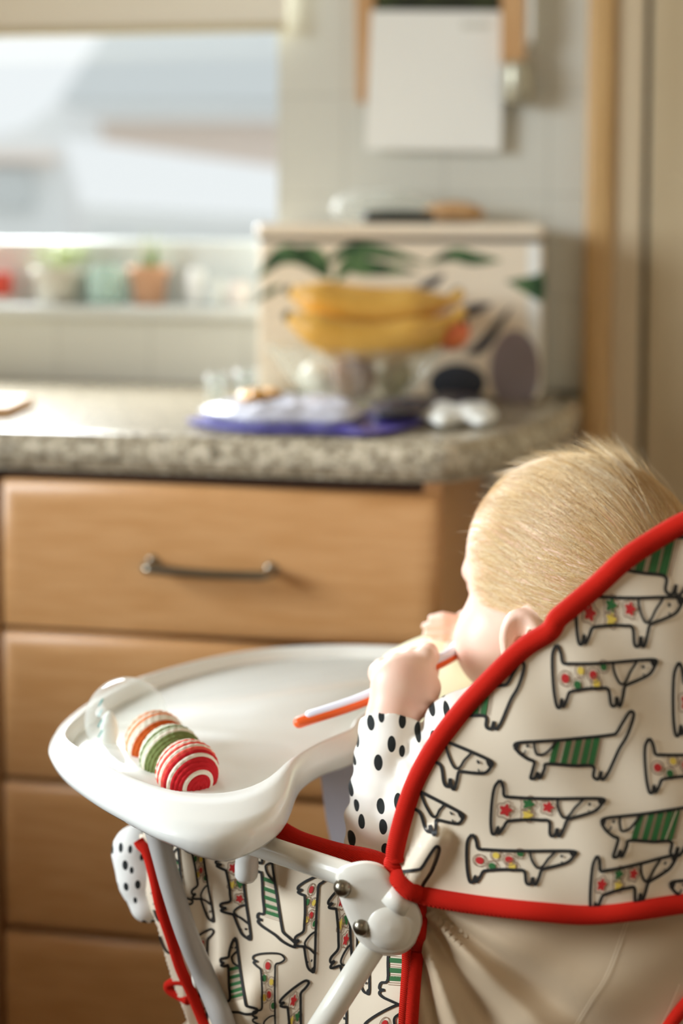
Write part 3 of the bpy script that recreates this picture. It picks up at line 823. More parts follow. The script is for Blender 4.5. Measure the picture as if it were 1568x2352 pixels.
o = MB().add(*box_geo(sill(-60)[0], sill(22)[0], sill(0)[1] - .02, sill(0)[1] + .02, SZ + .012, SZ + .05, .002)).build('red_tin', mat('red_tin', (214, 74, 56), .45), smooth=False)
st = MB().add(*box_geo(sill(-62)[0], sill(24)[0], sill(0)[1] - .022, sill(0)[1] + .022, SZ, SZ + .012)).build('box', M['paper'], smooth=False)
tag(o, 'red tin at the far left of the window sill', 'tin'); tag(st, 'flat white box under the red tin on the window sill', 'box')
def jar(name, px, r, h, col, label, cat, m=None):
    c = sill(px); m = m or mat(name + '_glaze', col, .3)
    o = MB().add(*lathe_geo([(.0001, 0), (r * .86, 0), (r, h * .2), (r, h * .8), (r * .7, h * .92), (r * .74, h), (r * .66, h), (r * .6, h * .92), (r * .9, h * .75), (r * .9, h * .1), (.0001, h * .06)], c, (0, 0, 1), 30)).build(name, m)
    tag(o, label, cat); return o
tg = bpy.data.materials.new('teal_glass'); tg.use_nodes = True; clear(tg, .3, .1, (.66, .84, .78, 1))
jar('glass_jar', 245, .030, .062, None, 'teal tinted glass jar on the sill between the two plant pots', 'jar', tg)
jar('bottle', 452, .016, .058, (226, 228, 226), 'slim white bottle on the sill right of the terracotta pot', 'bottle')
jar('cup', 497, .022, .044, (208, 214, 212), 'grey-white cup on the window sill, second from the bread bin', 'cup')
jar('cup', 548, .020, .040, (222, 214, 208), 'white cup on the window sill nearest the bread bin', 'cup')

# ================================================================== HIGH CHAIR
chair = empty('high_chair', (CC[0], CC[1], 0), 'white folding high chair with dachshund print seat cover and red piping', 'high chair')
ZT = CAM_H - .36
# ---- tray
OUT = [(.085, .03), (.082, .055), (.091, .092), (.092, .124), (.087, .150), (.073, .180), (.066, .205), (.068, .233), (.079, .252), (.1, .262), (.126, .26), (.154, .249),
       (.193, .233), (.239, .208), (.272, .182), (.290, .160), (.307, .126), (.320, .075), (.325, .02), (.316, -.03), (.295, -.09), (.263, -.137), (.215, -.172), (.178, -.190),
       (.14, -.207), (.105, -.214), (.080, -.205), (.068, -.185), (.070, -.150), (.082, -.11), (.089, -.06), (.087, -.01)]
INN = [(.095, .03), (.089, .05), (.096, .087), (.099, .121), (.098, .145), (.094, .165), (.096, .190), (.106, .208), (.122, .218), (.142, .221), (.165, .217),
       (.186, .211), (.23, .190), (.258, .176), (.277, .160), (.290, .128), (.302, .075), (.305, .02), (.297, -.03), (.277, -.083), (.247, -.125), (.203, -.157), (.17, -.172),
       (.14, -.182), (.115, -.184), (.1, -.172), (.096, -.155), (.096, -.12), (.098, -.06), (.098, -.01)]
TCN = np.array([.19, .02]); NT = 200
def radial(poly):
    q = catmull(np.array(poly + poly[:1]), 900) - TCN
    out = []
    ang = np.unwrap(np.arctan2(q[:, 1], q[:, 0])); rad = np.linalg.norm(q, axis=1)
    a0 = np.mod(np.arctan2(q[:, 1], q[:, 0]), 2 * math.pi); o = np.argsort(a0)
    t = np.linspace(0, 2 * math.pi, NT, endpoint=False)
    r = np.interp(t, np.concatenate([a0[o][-5:] - 2 * math.pi, a0[o], a0[o][:5] + 2 * math.pi]), np.concatenate([rad[o][-5:], rad[o], rad[o][:5]]))
    for _ in range(3): r = (np.roll(r, 1) + r * 2 + np.roll(r, -1)) / 4
    return r, t
ro, tt = radial(OUT); ri, _ = radial(INN); ri = np.minimum(ri, ro - .006)
dirs = np.stack([np.cos(tt), np.sin(tt)], 1)
deep = np.clip(1 - np.abs((TCN + dirs * ro[:, None])[:, 0] - .08) / .035, 0, 1)          # skirt hangs lower along the belly cut-out
skirt = .0195 + .008 * deep
rings = [(lambda: (ro - .020, -skirt + .010)), (lambda: (ro - .009, -skirt + .001)), (lambda: (ro - .005, -skirt)), (lambda: (ro - .0015, -skirt + .003)), (lambda: (ro + .001, -skirt * .55)), (lambda: (ro + .0005, -.010 + 0 * ro)), (lambda: (ro - .002, -.006 + 0 * ro)),
         (lambda: (ro * .75 + ri * .25 - .001, -.0035 + 0 * ro)), (lambda: (ro * .35 + ri * .65, -.0012 + 0 * ro)), (lambda: (ri + .0012, .0012 + 0 * ro)), (lambda: (ri - .0008, .0002 + 0 * ro)), (lambda: (ri - .004, -.006 + 0 * ro)),
         (lambda: (ri - .010, -.022 + 0 * ro)), (lambda: (ri - .014, -.0265 + 0 * ro)), (lambda: (ri - .021, -.028 + 0 * ro)), (lambda: (ri * .5, -.028 + 0 * ro)), (lambda: (ri * .02, -.028 + 0 * ro))]
v, f = [], []
for g in rings:
    r_, z_ = g()
    for k in range(NT):
        q = TCN + dirs[k] * max(r_[k], .001); v.append(ch(q[0], q[1], ZT + z_[k]))
nr = len(rings)
for i in range(nr - 1):
    for k in range(NT): f.append((i * NT + k, i * NT + (k + 1) % NT, (i + 1) * NT + (k + 1) % NT, (i + 1) * NT + k))
f.append(tuple((nr - 1) * NT + k for k in range(NT))); f.append(tuple(range(NT)))
tray = MB().add(v, f).build('tray', M['white_plastic'], chair, label='glossy white plastic tray')
# ---- backrest wing with printed cover
def plan_y(x):
    s = x - .033
    return .889 - .58 * s + 1.55 * s * s
def S_back(px, py):
    t = ray(px, py); d = .9
    for _ in range(8): d = plan_y(t[0] * d)
    # cloth pulled over the frame tube makes a soft ridge
    a, c = np.array([915, 2062.]), np.array([1003, 1925.]); p = np.array([px, py], float)
    u = np.clip(np.dot(p - a, c - a) / np.dot(c - a, c - a), 0, 1); q = np.linalg.norm(p - a - u * (c - a))
    d -= .0085 * math.exp(-(q / 27) ** 4)
    d += .0022 * math.sin(px / 95 + py / 160) * math.sin(py / 120 + .6) + .0012 * math.sin(px / 37 - py / 60)
    return d
EDGE_TOP = [(911, 1975), (909, 1954), (926, 1881), (955, 1796), (1002, 1711), (1070, 1622), (1139, 1549), (1207, 1485), (1262, 1450), (1280, 1422), (1305, 1400), (1369, 1346), (1433, 1287), (1496, 1244), (1568, 1202),
            (1680, 1155), (1800, 1140), (1900, 1180), (1965, 1290), (1995, 1600), (1985, 1900)]
EDGE_BOT = [(904, 1990), (926, 2030), (964, 2052), (1070, 2073), (1241, 2092), (1347, 2099), (1454, 2090), (1568, 2073), (1750, 2050), (1900, 2000), (1985, 1900)]
BACK = [tuple(q) for q in catmull(EDGE_TOP, 120)] + [tuple(q) for q in catmull(EDGE_BOT, 80)[::-1]][1:-1]
bk = MB(); sheet(bk, BACK, S_back, 11, .016, 0)
Z7 = lambda p: (900 + p[0] / 2.347, 1400 + p[1] / 2.347)
Z6 = lambda p: (250 + p[0] / 2.0907, 1850 + p[1] / 2.0907)
SPOT = dict(ref=((580, 920), (1140, 1022), (862, 1222)),
    out=[(580, 920), (592, 935), (600, 965), (606, 1006), (650, 1012), (760, 1018), (900, 1020), (1040, 1018), (1140, 1022), (1132, 1048), (1095, 1085), (1030, 1108), (955, 1128), (940, 1142), (925, 1180), (905, 1220), (893, 1216),
         (890, 1180), (878, 1215), (860, 1222), (850, 1205), (846, 1142), (800, 1135), (740, 1132), (680, 1135), (632, 1140), (616, 1148), (600, 1175), (577, 1206), (570, 1200), (572, 1172), (556, 1208), (538, 1204), (532, 1140), (538, 1040), (552, 960)],
    ear=[(893, 1022), (892, 1050), (900, 1085), (918, 1118), (936, 1122), (958, 1106), (985, 1070), (1010, 1045), (1032, 1022)], eye=(1064, 1050), mouth=[(1058, 1082), (1068, 1094), (1084, 1088)],
    nose=[(1106, 1020), (1142, 1022), (1124, 1056), (1112, 1044)],
    deco=[(612, 1082, 46, 1), (735, 1050, 42, 2), (840, 1066, 40, 1), (730, 1108, 38, 3)],
    dots=[(606, 1078, 36, 1), (672, 1112, 32, 2), (700, 1048, 30, 3), (770, 1072, 34, 1), (836, 1036, 30, 2), (782, 1112, 32, 3)])
STRIPE = dict(ref=((1292, 550), (658, 742), (768, 912)),
    out=[(658, 742), (664, 724), (700, 716), (770, 712), (900, 704), (1050, 690), (1180, 676), (1210, 664), (1240, 615), (1275, 560), (1292, 550), (1303, 566), (1290, 620), (1262, 690), (1225, 750), (1195, 815), (1165, 880), (1140, 914), (1126, 905),
         (1128, 872), (1114, 912), (1096, 912), (1085, 896), (1082, 844), (980, 842), (836, 832), (822, 856), (808, 892), (792, 910), (786, 880), (774, 905), (762, 912), (746, 908), (756, 870), (766, 822), (735, 808), (690, 778)],
    ear=[(766, 712), (768, 745), (780, 780), (800, 784), (830, 774), (862, 742), (888, 706)], eye=(730, 736), mouth=[(702, 778), (714, 774), (720, 758)], nose=[(656, 742), (666, 722), (690, 720), (676, 762)])
def dog(mb, kind, A, depth, clip, deco=None, w=7.5):
    T = STRIPE if kind == 's' else SPOT
    R = np.array([[*p, 1] for p in T['ref']], float); X = np.linalg.solve(R, np.array(A, float))
    tf = lambda pts: np.hstack([np.asarray(pts, float).reshape(-1, 2), np.ones((len(np.asarray(pts).reshape(-1, 2)), 1))]) @ X
    sc = math.sqrt(abs(np.linalg.det(X[:2])))
    pts = np.asarray(T['out'], float)
    ribbon(mb, tf(catmull(np.vstack([pts, pts[:1]]), 150)), w, depth, .0009, 1, clip, 5)
    ribbon(mb, tf(catmull(T['ear'], 24)), w * .8, depth, .0009, 1, clip, 5)
    ribbon(mb, tf(catmull(T['mouth'], 8)), w * .45, depth, .0009, 1, clip, 4)
    blob(mb, tf([(T['eye'][0] + 9 * math.cos(t), T['eye'][1] + 9 * math.sin(t)) for t in np.linspace(0, 6.283, 10)[:-1]]), depth, .0009, 1, clip)
    blob(mb, tf(T['nose']), depth, .0009, 1, clip)
    if kind == 's':
        for x in (892, 955, 1010, 1062, 1104):
            p0, p1 = (x, 706 - (x - 890) * .075), (x - 32, 834 + (x - 890) * .03)
            a, c = tf([p0])[0], tf([p1])[0]
            ribbon(mb, [a, c], 32 * sc, depth, .0006, 2, clip, 5)
            for o_ in (22, 33):
                a, c = tf([(p0[0] + o_, p0[1])])[0], tf([(p1[0] + o_, p1[1])])[0]
                ribbon(mb, [a, c], 3.5 * sc, depth, .0006, 5, clip, 6)
    else:
        for (x, y, r, col) in T['deco' if deco == 'f' else 'dots']:
            fl = (lambda t: 1 + .14 * math.cos(5 * t)) if deco == 'f' else (lambda t: 1)
            ri_ = (lambda t: .62 * (1 + .26 * math.cos(5 * t))) if deco == 'f' else (lambda t: .62)
            ts = np.linspace(0, 2 * math.pi, 41)
            ring = tf([(x + r * fl(t) * math.cos(t), y + r * fl(t) * math.sin(t)) for t in ts])
            ribbon(mb, ring, w * .3, depth, .0007, 5, clip, 5)
            blob(mb, tf([(x + r * ri_(t) * math.cos(t), y + r * ri_(t) * math.sin(t)) for t in ts[:-1]]), depth, .0006, {1: 3, 2: 2, 3: 4}[col], clip)
CLIP7 = BACK
for kind, deco, A in [('d', 'f', [(580, 920), (1140, 1022), (862, 1222)]), ('d', 'd', [(885, 190), (1420, 272), (1192, 522)]), ('d', 'd', [(430, 1212), (985, 1305), (735, 1482)]),
                      ('d', 'f', [(1105, 1328), (1530, 1325), (1318, 1578)]), ('s', None, [(1292, 550), (658, 742), (768, 912)]), ('s', None, [(1720, 920), (1128, 1152), (1212, 1336)]),
                      ('d', 'd', [(1385, 695), (1920, 770), (1690, 985)]), ('d', 'f', [(1020, -190), (1565, -62), (1318, 200)]), ('s', None, [(1760, -540), (900, -386), (1045, -140)]),
                      ('s', None, [(700, 285), (58, 472), (180, 640)]), ('d', 'd', [(-40, 445), (535, 820), (292, 952)]), ('d', 'd', [(-160, 720), (378, 1104), (192, 1196)]),
                      ('s', None, [(245, 1278), (-395, 1470), (-290, 1640)]), ('d', 'f', [(1545, 285), (2090, 340), (1840, 650)]), ('s', None, [(2150, 1300), (1500, 1490), (1600, 1665)]),
                      ('s', None, [(2330, -260), (1700, -70), (1800, 90)]), ('d', 'd', [(2080, -60), (2600, 30), (2340, 230)]), ('d', 'f', [(2010, 740), (2500, 800), (2270, 1010)])]:
    dog(bk, kind, [Z7(q) for q in A], S_back, CLIP7, deco)
a = [(1547, 1800), (1568, 1800), (1610, 1800), (1610, 1925), (1525, 1940)]
ribbon(bk, [(1640, 1800), (1566, 1830), (1526, 1932), (1640, 1920)], 2.2, S_back, .0008, 6, CLIP7)
FAB = [M['fabric'], M['ink'], M['p_green'], M['p_red'], M['p_yellow'], M['p_brown'], M['seam']]
bko = bk.build('backrest_cover', FAB, chair, fix=False, label='backrest cover printed with outlined dachshunds')
def piping(pts, depth, r, parent, n=160, off=0.0, name='piping', flat=None):
    q = catmull(pts, n); p = [P(x, y, depth(x, y) + off) for x, y in q]
    return MB().add(*tube_geo(p, r, 14, flat=flat)).build(name, M['red'], parent, label='red piping')
piping(EDGE_TOP, S_back, .0064, bko, 220, .0015)
piping([(909, 1975)] + EDGE_BOT, S_back, .0064, bko, 160, .0015)
# ---- plain cloth under the cover
def S_low(px, py):
    t = ray(px, py); d = .9
    for _ in range(8): d = plan_y(t[0] * d)
    dx, dy = px - 925, py - 2040; r = math.hypot(dx, dy); ph = math.atan2(dy, dx)
    amp = .0085 * min(1, r / 150) * math.exp(-max(0, r - 420) / 260)
    g = math.exp(-((ph - .98) / .075) ** 2) * -1.0 + math.exp(-((ph - .80) / .07) ** 2) * .9 + math.exp(-((ph - 1.20) / .06) ** 2) * .8 - math.exp(-((ph - 1.33) / .05) ** 2) * .8 + .5 * math.exp(-((ph - .5) / .1) ** 2) - .5 * math.exp(-((ph - .64) / .05) ** 2)
    return d + .014 - amp * g + .0015 * math.sin(px / 60 + py / 45)
LOW = [(948, 2040), (1100, 2060), (1350, 2090), (1568, 2060), (1900, 2000), (1960, 2200), (1900, 2900), (930, 2900), (932, 2500), (936, 2352), (950, 2200), (958, 2100)]
lo = MB(); sheet(lo, LOW, S_low, 11, .006, 0)
for o_ in (0, 7):
    ribbon(lo, catmull([(1442 + o_, 2100), (1392 + o_, 2235), (1352 + o_, 2300), (1310 + o_, 2370), (1270 + o_, 2440)], 40), 2.2, S_low, .0008, 1, None, 6)
ribbon(lo, [(1560, 2260), (1535, 2320), (1505, 2380)], 2.2, S_low, .0008, 1)
loo = lo.build('seat_back_cloth', [M['liner'], M['seam']], chair, fix=False, label='plain beige cloth below the printed cover')
piping([(964, 2075), (966, 2120), (957, 2200), (950, 2280), (945, 2352), (938, 2450), (935, 2800)], S_low, .0042, loo, 60, -.002)
piping([(1590, 2290), (1560, 2325), (1535, 2360), (1500, 2420), (1440, 2600)], S_low, .0040, loo, 40, -.002)
# ---- printed side of the seat
SA = P(952, 2060, .930)
def S_side(px, py):
    t = ray(px, py); s = (SA[0] - t[0] * SA[1]) / (-CF[0] + t[0] * CF[1] * 1.0) if True else 0
    # SA + s*CF has x/y equal to the ray's
    s = (t[0] * SA[1] - SA[0]) / (CF[0] - t[0] * CF[1])
    d = SA[1] + s * CF[1]
    d += .006 * math.sin(math.pi * np.clip((px - 330) / 610, 0, 1))
    d += .010 * math.exp(-((px - 470) / 34) ** 2) * np.clip((py - 1990) / 120, 0, 1) - .008 * math.exp(-(((px - 575) / 34) ** 2 + ((py - 2300) / 60) ** 2)) + .004 * math.sin(px / 55 + py / 90)
    return d
SIDE = [(320, 1936), (339, 1960), (355, 2019), (369, 2084), (393, 2156), (414, 2223), (438, 2276), (462, 2335), (490, 2400), (530, 2500), (935, 2500), (938, 2352), (942, 2200), (950, 2080), (935, 2030), (900, 1995), (850, 1968), (780, 1955), (700, 1930), (650, 1912), (600, 1895), (420, 1880), (330, 1890)]
sd = MB(); sheet(sd, SIDE, S_side, 9, .005, 0)
for kind, deco, A, w in [('d', 'f', [(690, 262), (680, 640), (535, 480)], 6), ('d', 'd', [(1050, 340), (985, 795), (893, 640)], 6), ('s', None, [(897, 672), (762, 196), (690, 280)], 6),
                      ('s', None, [(712, 985), (600, 640), (536, 752)], 6), ('d', 'd', [(845, 735), (800, 1220), (690, 1000)], 4.5), ('d', 'f', [(962, 846), (930, 1300), (826, 1180)], 6),
                      ('d', 'd', [(474, 140), (503, 553), (398, 418)], 5), ('s', None, [(402, 462), (318, 150), (262, 250)], 5), ('d', 'd', [(503, 603), (470, 1020), (400, 880)], 5),
                      ('d', 'f', [(1196, 345), (1172, 880), (1062, 745)], 6), ('s', None, [(1500, 985), (1395, 430), (1300, 560)], 6), ('d', 'd', [(1425, 962), (1420, 1500), (1255, 1340)], 6),
                      ('d', 'd', [(1290, 450), (1248, 900), (1150, 760)], 5), ('s', None, [(1200, 1500), (1128, 960), (1040, 1060)], 5)]:
    dog(sd, kind, [Z6(q) for q in A], S_side, SIDE, deco, w)
sdo = sd.build('seat_side_cover', FAB, chair, fix=False, label='seat side cover printed with sideways dachshunds')
piping([(318, 1930), (323, 1939), (339, 1960), (355, 2019), (369, 2084), (393, 2156), (414, 2223), (438, 2276), (462, 2335), (490, 2400), (530, 2500)], S_side, .0042, sdo, 90, -.001)
piping([(632, 1896), (660, 1915), (700, 1934), (780, 1958), (850, 1972), (895, 1990), (915, 2008), (930, 2030)], S_side, .0062, sdo, 70, -.006)
piping([(932, 2120), (938, 2200), (934, 2280), (930, 2352), (928, 2500)], S_side, .0046, sdo, 40, -.004)
# ---- front edge of the seat and the loop of tape
def S_front(px, py): return S_side(px, py) + .012 + max(0, 420 - px) * .0001
fr = MB(); sheet(fr, [(318, 1990), (345, 2000), (368, 2084), (392, 2156), (413, 2223), (437, 2276), (461, 2335), (490, 2420), (455, 2420), (425, 2330), (398, 2260), (380, 2200), (362, 2130), (345, 2085)], S_front, 3, .008, 0)
for l_ in ([(352, 2090), (360, 2110), (368, 2118)], [(366, 2150), (372, 2168), (380, 2184), (389, 2190)], [(347, 2050), (358, 2062), (356, 2078)], [(352, 2075), (364, 2085), (362, 2100)]):
    ribbon(fr, catmull(l_, 16), 4.5, S_front, .0009, 1)
fr.build('seat_front', FAB, chair, fix=False)
lp = catmull([(445, 2262), (410, 2254), (386, 2262), (390, 2275), (415, 2290), (432, 2299)], 40)
MB().add(*tube_geo([P(x, y, S_front(440, 2280) - .002 + .01 * math.sin(k / 39 * math.pi)) for k, (x, y) in enumerate(lp)], .0032, 10)).build('strap_loop', M['red'], chair, label='red tape loop')
# ---- seat pan, far side, hidden but part of the chair
v, f = prism_geo([ch(.21, .16, .50), ch(.21, -.16, .50), ch(-.15, -.16, .48), ch(-.15, .15, .48)], [ch(.21, .16, .46), ch(.21, -.16, .46), ch(-.15, -.16, .44), ch(-.15, .15, .44)])
MB().add(v, f).build('seat', M['fabric'], chair, smooth=False)
# ---- tubes
R_T = .0080
d_t = lambda px: S_side(px, 2100)
arm0 = P(560, 1930, d_t(600) - .026); arm1 = P(800, 2010, .898)
MB().add(*tube_geo(capped(catmull([arm0 + (arm0 - arm1) * .5, arm0, arm1], 20), R_T)[0], R_T, 20)).build('armrest_tube', M['tube'], chair)
legA, legB = P(862, 2165, .893), P(741, 2352, .905)
foot = legB + (legB - legA) * ((legB[2] - .01) / (legA[2] - legB[2]))
MB().add(*tube_geo([legA, legB, foot], R_T * 1.05, 20)).build('leg', M['tube'], chair)
off = -.40 * CL
MB().add(*tube_geo([legA + off, legB + off, foot + off], R_T * 1.05, 20)).build('leg', M['tube'], chair)
gA, gB = P(352, 1888, d_t(352) - .014), P(510, 2340, d_t(510) - .022)
gfoot = gB + (gB - gA) * ((gB[2] - .01) / (gA[2] - gB[2]))
mid = [P(372, 1958, d_t(372) - .017), P(395, 2041, d_t(395) - .018), P(430, 2148, d_t(430) - .019), P(474, 2252, d_t(474) - .02)]
M['tube_shaded'] = mat('shaded_white_tube', (176, 172, 168), .3)  # the tube's white darkened to grey, shade put into the colour
gt = MB().add(*tube_geo(np.vstack([catmull([gA] + mid + [gB], 30), [gfoot]]), R_T, 20)).build('leg', M['tube_shaded'], chair, label='leg tube with shade painted in grey')
MB().add(*tube_geo([gA + off, gB + off, gfoot + off], R_T, 20)).build('leg', M['tube_shaded'], chair, label='leg tube with shade painted in grey')
MB().add(*tube_geo([foot, foot + off], R_T, 14)).build('crossbar', M['tube'], chair)
MB().add(*tube_geo([gfoot, gfoot + off], R_T, 14)).build('crossbar', M['tube_shaded'], chair)
c = P(452, 2238, d_t(452) - .012)
MB().add(*ellipsoid_geo(c, (.004, .006, .010), None, 16, 12)).build('clip', M['ivory_plastic'], chair)
# ---- clip under the tray
c = P(566, 1985, d_t(566) - .016)
ax = CF * .2 + CL * .9; ax /= np.linalg.norm(ax)
MB().add(*lathe_geo([(.0001, -.008), (.006, -.008), (.0080, -.005), (.0084, .002), (.0080, .008), (.0086, .014), (.0001, .014)], P(566, 1996, d_t(566) - .018), np.array([.05, 0, 1.0]), 28)).build('tray_clip', mat('milky_plastic', (222, 220, 214), .3), chair, label='milky plastic clip under the tray')
# ---- hinge
H = MB()
hp = [(771, 2018), (778, 1998), (800, 1986), (835, 1979), (868, 1984), (892, 2000), (915, 2030), (945, 2060), (962, 2085), (968, 2115), (960, 2150), (940, 2178), (912, 2192), (875, 2192), (845, 2180), (820, 2152), (800, 2110), (782, 2065)]
ring = catmull(np.array(hp + hp[:1], float), 80)[:-1]; cen = ring.mean(0)
HN = CL * .94 + np.array([.35, -.1, .05]); HN /= np.linalg.norm(HN)
dh = lambda x, y: .885 + (x - 860) * -.0001 * .4
v, f = [], []
lev = [(1.0, .030), (1.02, .022), (1.02, .006), (1.0, .002), (.98, -.0008), (.94, -.0026), (.6, -.0034), (.03, -.0036)]
for (s_, t_) in lev:
    for q in ring:
        p = cen + (q - cen) * s_; v.append(P(p[0], p[1], dh(*p) + t_))
n = len(ring)
for i in range(len(lev) - 1):
    for k in range(n): f.append((i * n + k, i * n + (k + 1) % n, (i + 1) * n + (k + 1) % n, (i + 1) * n + k))
f.append(tuple(range(n))); f.append(tuple((len(lev) - 1) * n + k for k in range(n)))
hinge = H.add(v, f).build('hinge', M['ivory_plastic'], chair, label='ivory plastic hinge joining the tubes')
hd = P(897, 2122, .8855)
MB().add(*lathe_geo([(.0001, .0085), (.0075, .008), (.013, .0062), (.0165, .0025), (.0176, -.002), (.0176, -.016), (.0001, -.016)], hd, HN, 48)).build('hinge_cap', M['ivory_plastic'], hinge)
for (px, py) in ((785, 2040), (829, 2130)):
    c = P(px, py, dh(px, py) - .0030)
    MB().add(*lathe_geo([(.0001, .0042), (.0025, .0038), (.0042, .0026), (.0056, .0004), (.0058, -.0005), (.0058, -.003)], c, np.array([-.35, -.93, .12]), 24)).build('rivet', M['steel'], hinge, label='domed steel rivet')
s0, s1 = P(888, 2092, .882), P(935, 2035, .885)
MB().add(*tube_geo([P(902, 2082, .8835), P(926, 2044, .8845)], .0094, 24)).build('socket', M['ivory_plastic'], hinge)
up0, up1 = P(900, 2080, .891), P(985, 1950, S_back(985, 1950) + .0095)
MB().add(*tube_geo([up0, up1, up1 + (up1 - up0) * 1.6 + np.array([0, .05, 0])], R_T * 1.02, 20)).build('back_tube', M['tube'], chair)
# ---- far armrest seen through the gap
fa = [(735, 1770), (860, 1740), (900, 1990), (770, 1985), (748, 1880)]
v, f = prism_geo([P(x, y, 1.15) for x, y in fa], [P(x, y, 1.15) + np.array([.01, .03, 0]) for x, y in fa])
MB().add(v, f).build('armrest', mat('lilac_grey_plastic', (196, 196, 212), .4), chair, smooth=False, label='lilac grey far armrest')

# ================================================================== THE BABY
HA = math.radians(50)
HF = np.array([-math.cos(HA), math.sin(HA), 0]); HL = np.array([-math.sin(HA), -math.cos(HA), 0]); HU = np.array([0, 0, 1.0])
# a slight forward nod
nod = math.radians(6)
HF, HU = HF * math.cos(nod) - HU * math.sin(nod), HU * math.cos(nod) + HF * math.sin(nod)
HC0 = P(1320, 1280, 1.085)
def hd_(f, l, u): return HC0 + f * HF + l * HL + u * HU
HAX = np.array([HF, HL, HU])
SKULL = np.array([.093, .079, .0775])
NECK = HC0 + np.array([-.010, -.004, -.125])
SHL, SHR = P(1075, 1700, 1.0), P(1075, 1700, 1.0) + (-.165) * CL + np.array([.02, 0, .0])
CUFF, ELB = P(900, 1650, 1.022), P(872, 1905, .985)
HAND = P(918, 1568, 1.030)
RELB, RHAND = ch(.075, -.105, .70), P(1075, 1446, 1.165)
person = empty('person', (CC[0], CC[1], .50), 'fair-haired baby in a white black-spotted top, seen from behind in the high chair', 'person')
B = Field((-.20, .90, .48), (.29, 1.30, .985), .0019)
# head
B.ell(HC0 - HF * .004, SKULL, HAX, 0)
B.ell(hd_(-.030, 0, -.010), (.066, .070, .062), HAX, .02)
B.ell(hd_(.034, 0, -.050), (.050, .056, .056), HAX, .02)
for s in (1, -1):
    B.ell(hd_(.050, s * .042, -.064), (.033, .031, .037), HAX, .014)          # cheeks
    B.ell(hd_(.082, s * .030, -.024), (.014, .017, .011), HAX, .012, sub=True)  # eye sockets
    B.ell(hd_(.072, s * .029, -.024), (.012, .013, .0105), HAX, .003)           # closed-over eyeball
    B.ell(hd_(.070, s * .028, -.010), (.012, .022, .010), HAX, .010)            # brow
B.ell(hd_(.062, 0, -.104), (.022, .026, .016), HAX, .014)                       # chin
B.ell(hd_(.082, 0, -.046), (.013, .011, .010), HAX, .008)                       # nose
B.cone(hd_(.080, 0, -.022), hd_(.084, 0, -.042), .006, .009, .008)
for u, r in ((-.074, .007), (-.083, .0075)):
    B.cone(hd_(.076, -.016, u), hd_(.076, .016, u), r, r, .006)                 # lips
    B.ell(hd_(.082, 0, u), (.008, .016, .006), HAX, .006)
# ears
for s in (1, -1):
    eF = HF * .80 + HL * s * .60; eN = HL * s * .80 - HF * .60 * 1.0; eN = eN - HU * np.dot(eN, HU); eN /= np.linalg.norm(eN)
    eB = np.cross(HU, eN); eB /= np.linalg.norm(eB); A = np.array([eB, eN, np.cross(eB, eN)])
    c = hd_(-.016, s * .081, -.050)
    B.ell(c - eN * .009, (.013, .010, .019), A, .006)
    B.ell(c, (.0170, .0085, .0250), A, .004)
    B.ell(c + eN * .0085 + HU * .001, (.0118, .0092, .0195), A, .0022, sub=True)
    B.ell(c - HU * .005 - eN * .002 + HF * .003, (.0056, .0075, .0090), A, .002, sub=True)
    B.ell(c - HU * .001 - eB * 0 + eN * .001 - HF * .006, (.0030, .0035, .0120), A, .003)
    B.ell(c + HF * .011 - HU * .006 + eN * .001, (.0045, .004, .006), A, .003)
# neck and trunk
B.cone(HC0 - HU * .07 + HF * .005, NECK, .040, .040, .018)
B.ell(NECK + np.array([-.005, .004, -.10]), (.062, .072, .10), np.array([CF, CL, [0, 0, 1]]), .02)
B.ell(ch(-.04, 0, .57), (.068, .080, .075), np.array([CF, CL, [0, 0, 1]]), .03)
# arms
B.cone(SHL + CL * -.02, ELB, .024, .020, .01); B.cone(ELB, CUFF, .020, .0175, .01); B.cone(CUFF, HAND, .0170, .0165, .01)
B.cone(SHR, RELB, .024, .020, .01); B.cone(RELB, RHAND, .019, .014, .01)
# left hand: palm with the back towards the camera, fingers closed round the spoon
AX = np.eye(3)
B.ell(P(916, 1572, 1.028), (.0205, .0165, .0205), None, .008)
B.ell(P(950, 1562, 1.034), (.0165, .0150, .0190), None, .008)
B.ell(P(968, 1600, 1.026), (.0110, .0110, .0140), None, .008)
SPT = lambda t: catmull([P(686, 1655, 1.048), P(835, 1605, 1.054), P(930, 1556, 1.062), P(1010, 1518, 1.078), P(1052, 1494, 1.100)], 60)[int(t * 59)]
for i in range(4):
    t = i / 3
    k = P(872 + 104 * t, 1546 - 36 * t, 1.040); m1 = P(878 + 106 * t, 1536 - 38 * t, 1.060 + .004 * t); m2 = P(884 + 106 * t, 1556 - 36 * t, 1.076 + .005 * t); m3 = P(886 + 106 * t, 1580 - 34 * t, 1.070 + .005 * t)
    r = [.0082, .0084, .0082, .0076][i]
    B.cone(k, m1, r, r * .95, .0035); B.cone(m1, m2, r * .95, r * .86, .002); B.cone(m2, m3, r * .86, r * .76, .002)
    B.ell(k, (r * 1.04,) * 3, None, .003)
B.cone(P(972, 1520, 1.038), P(988, 1508, 1.052), .0078, .0072, .003)
B.cone(P(962, 1606, 1.024), P(985, 1580, 1.032), .0090, .0082, .005); B.cone(P(985, 1580, 1.032), P(984, 1548, 1.050), .0082, .0070, .003)
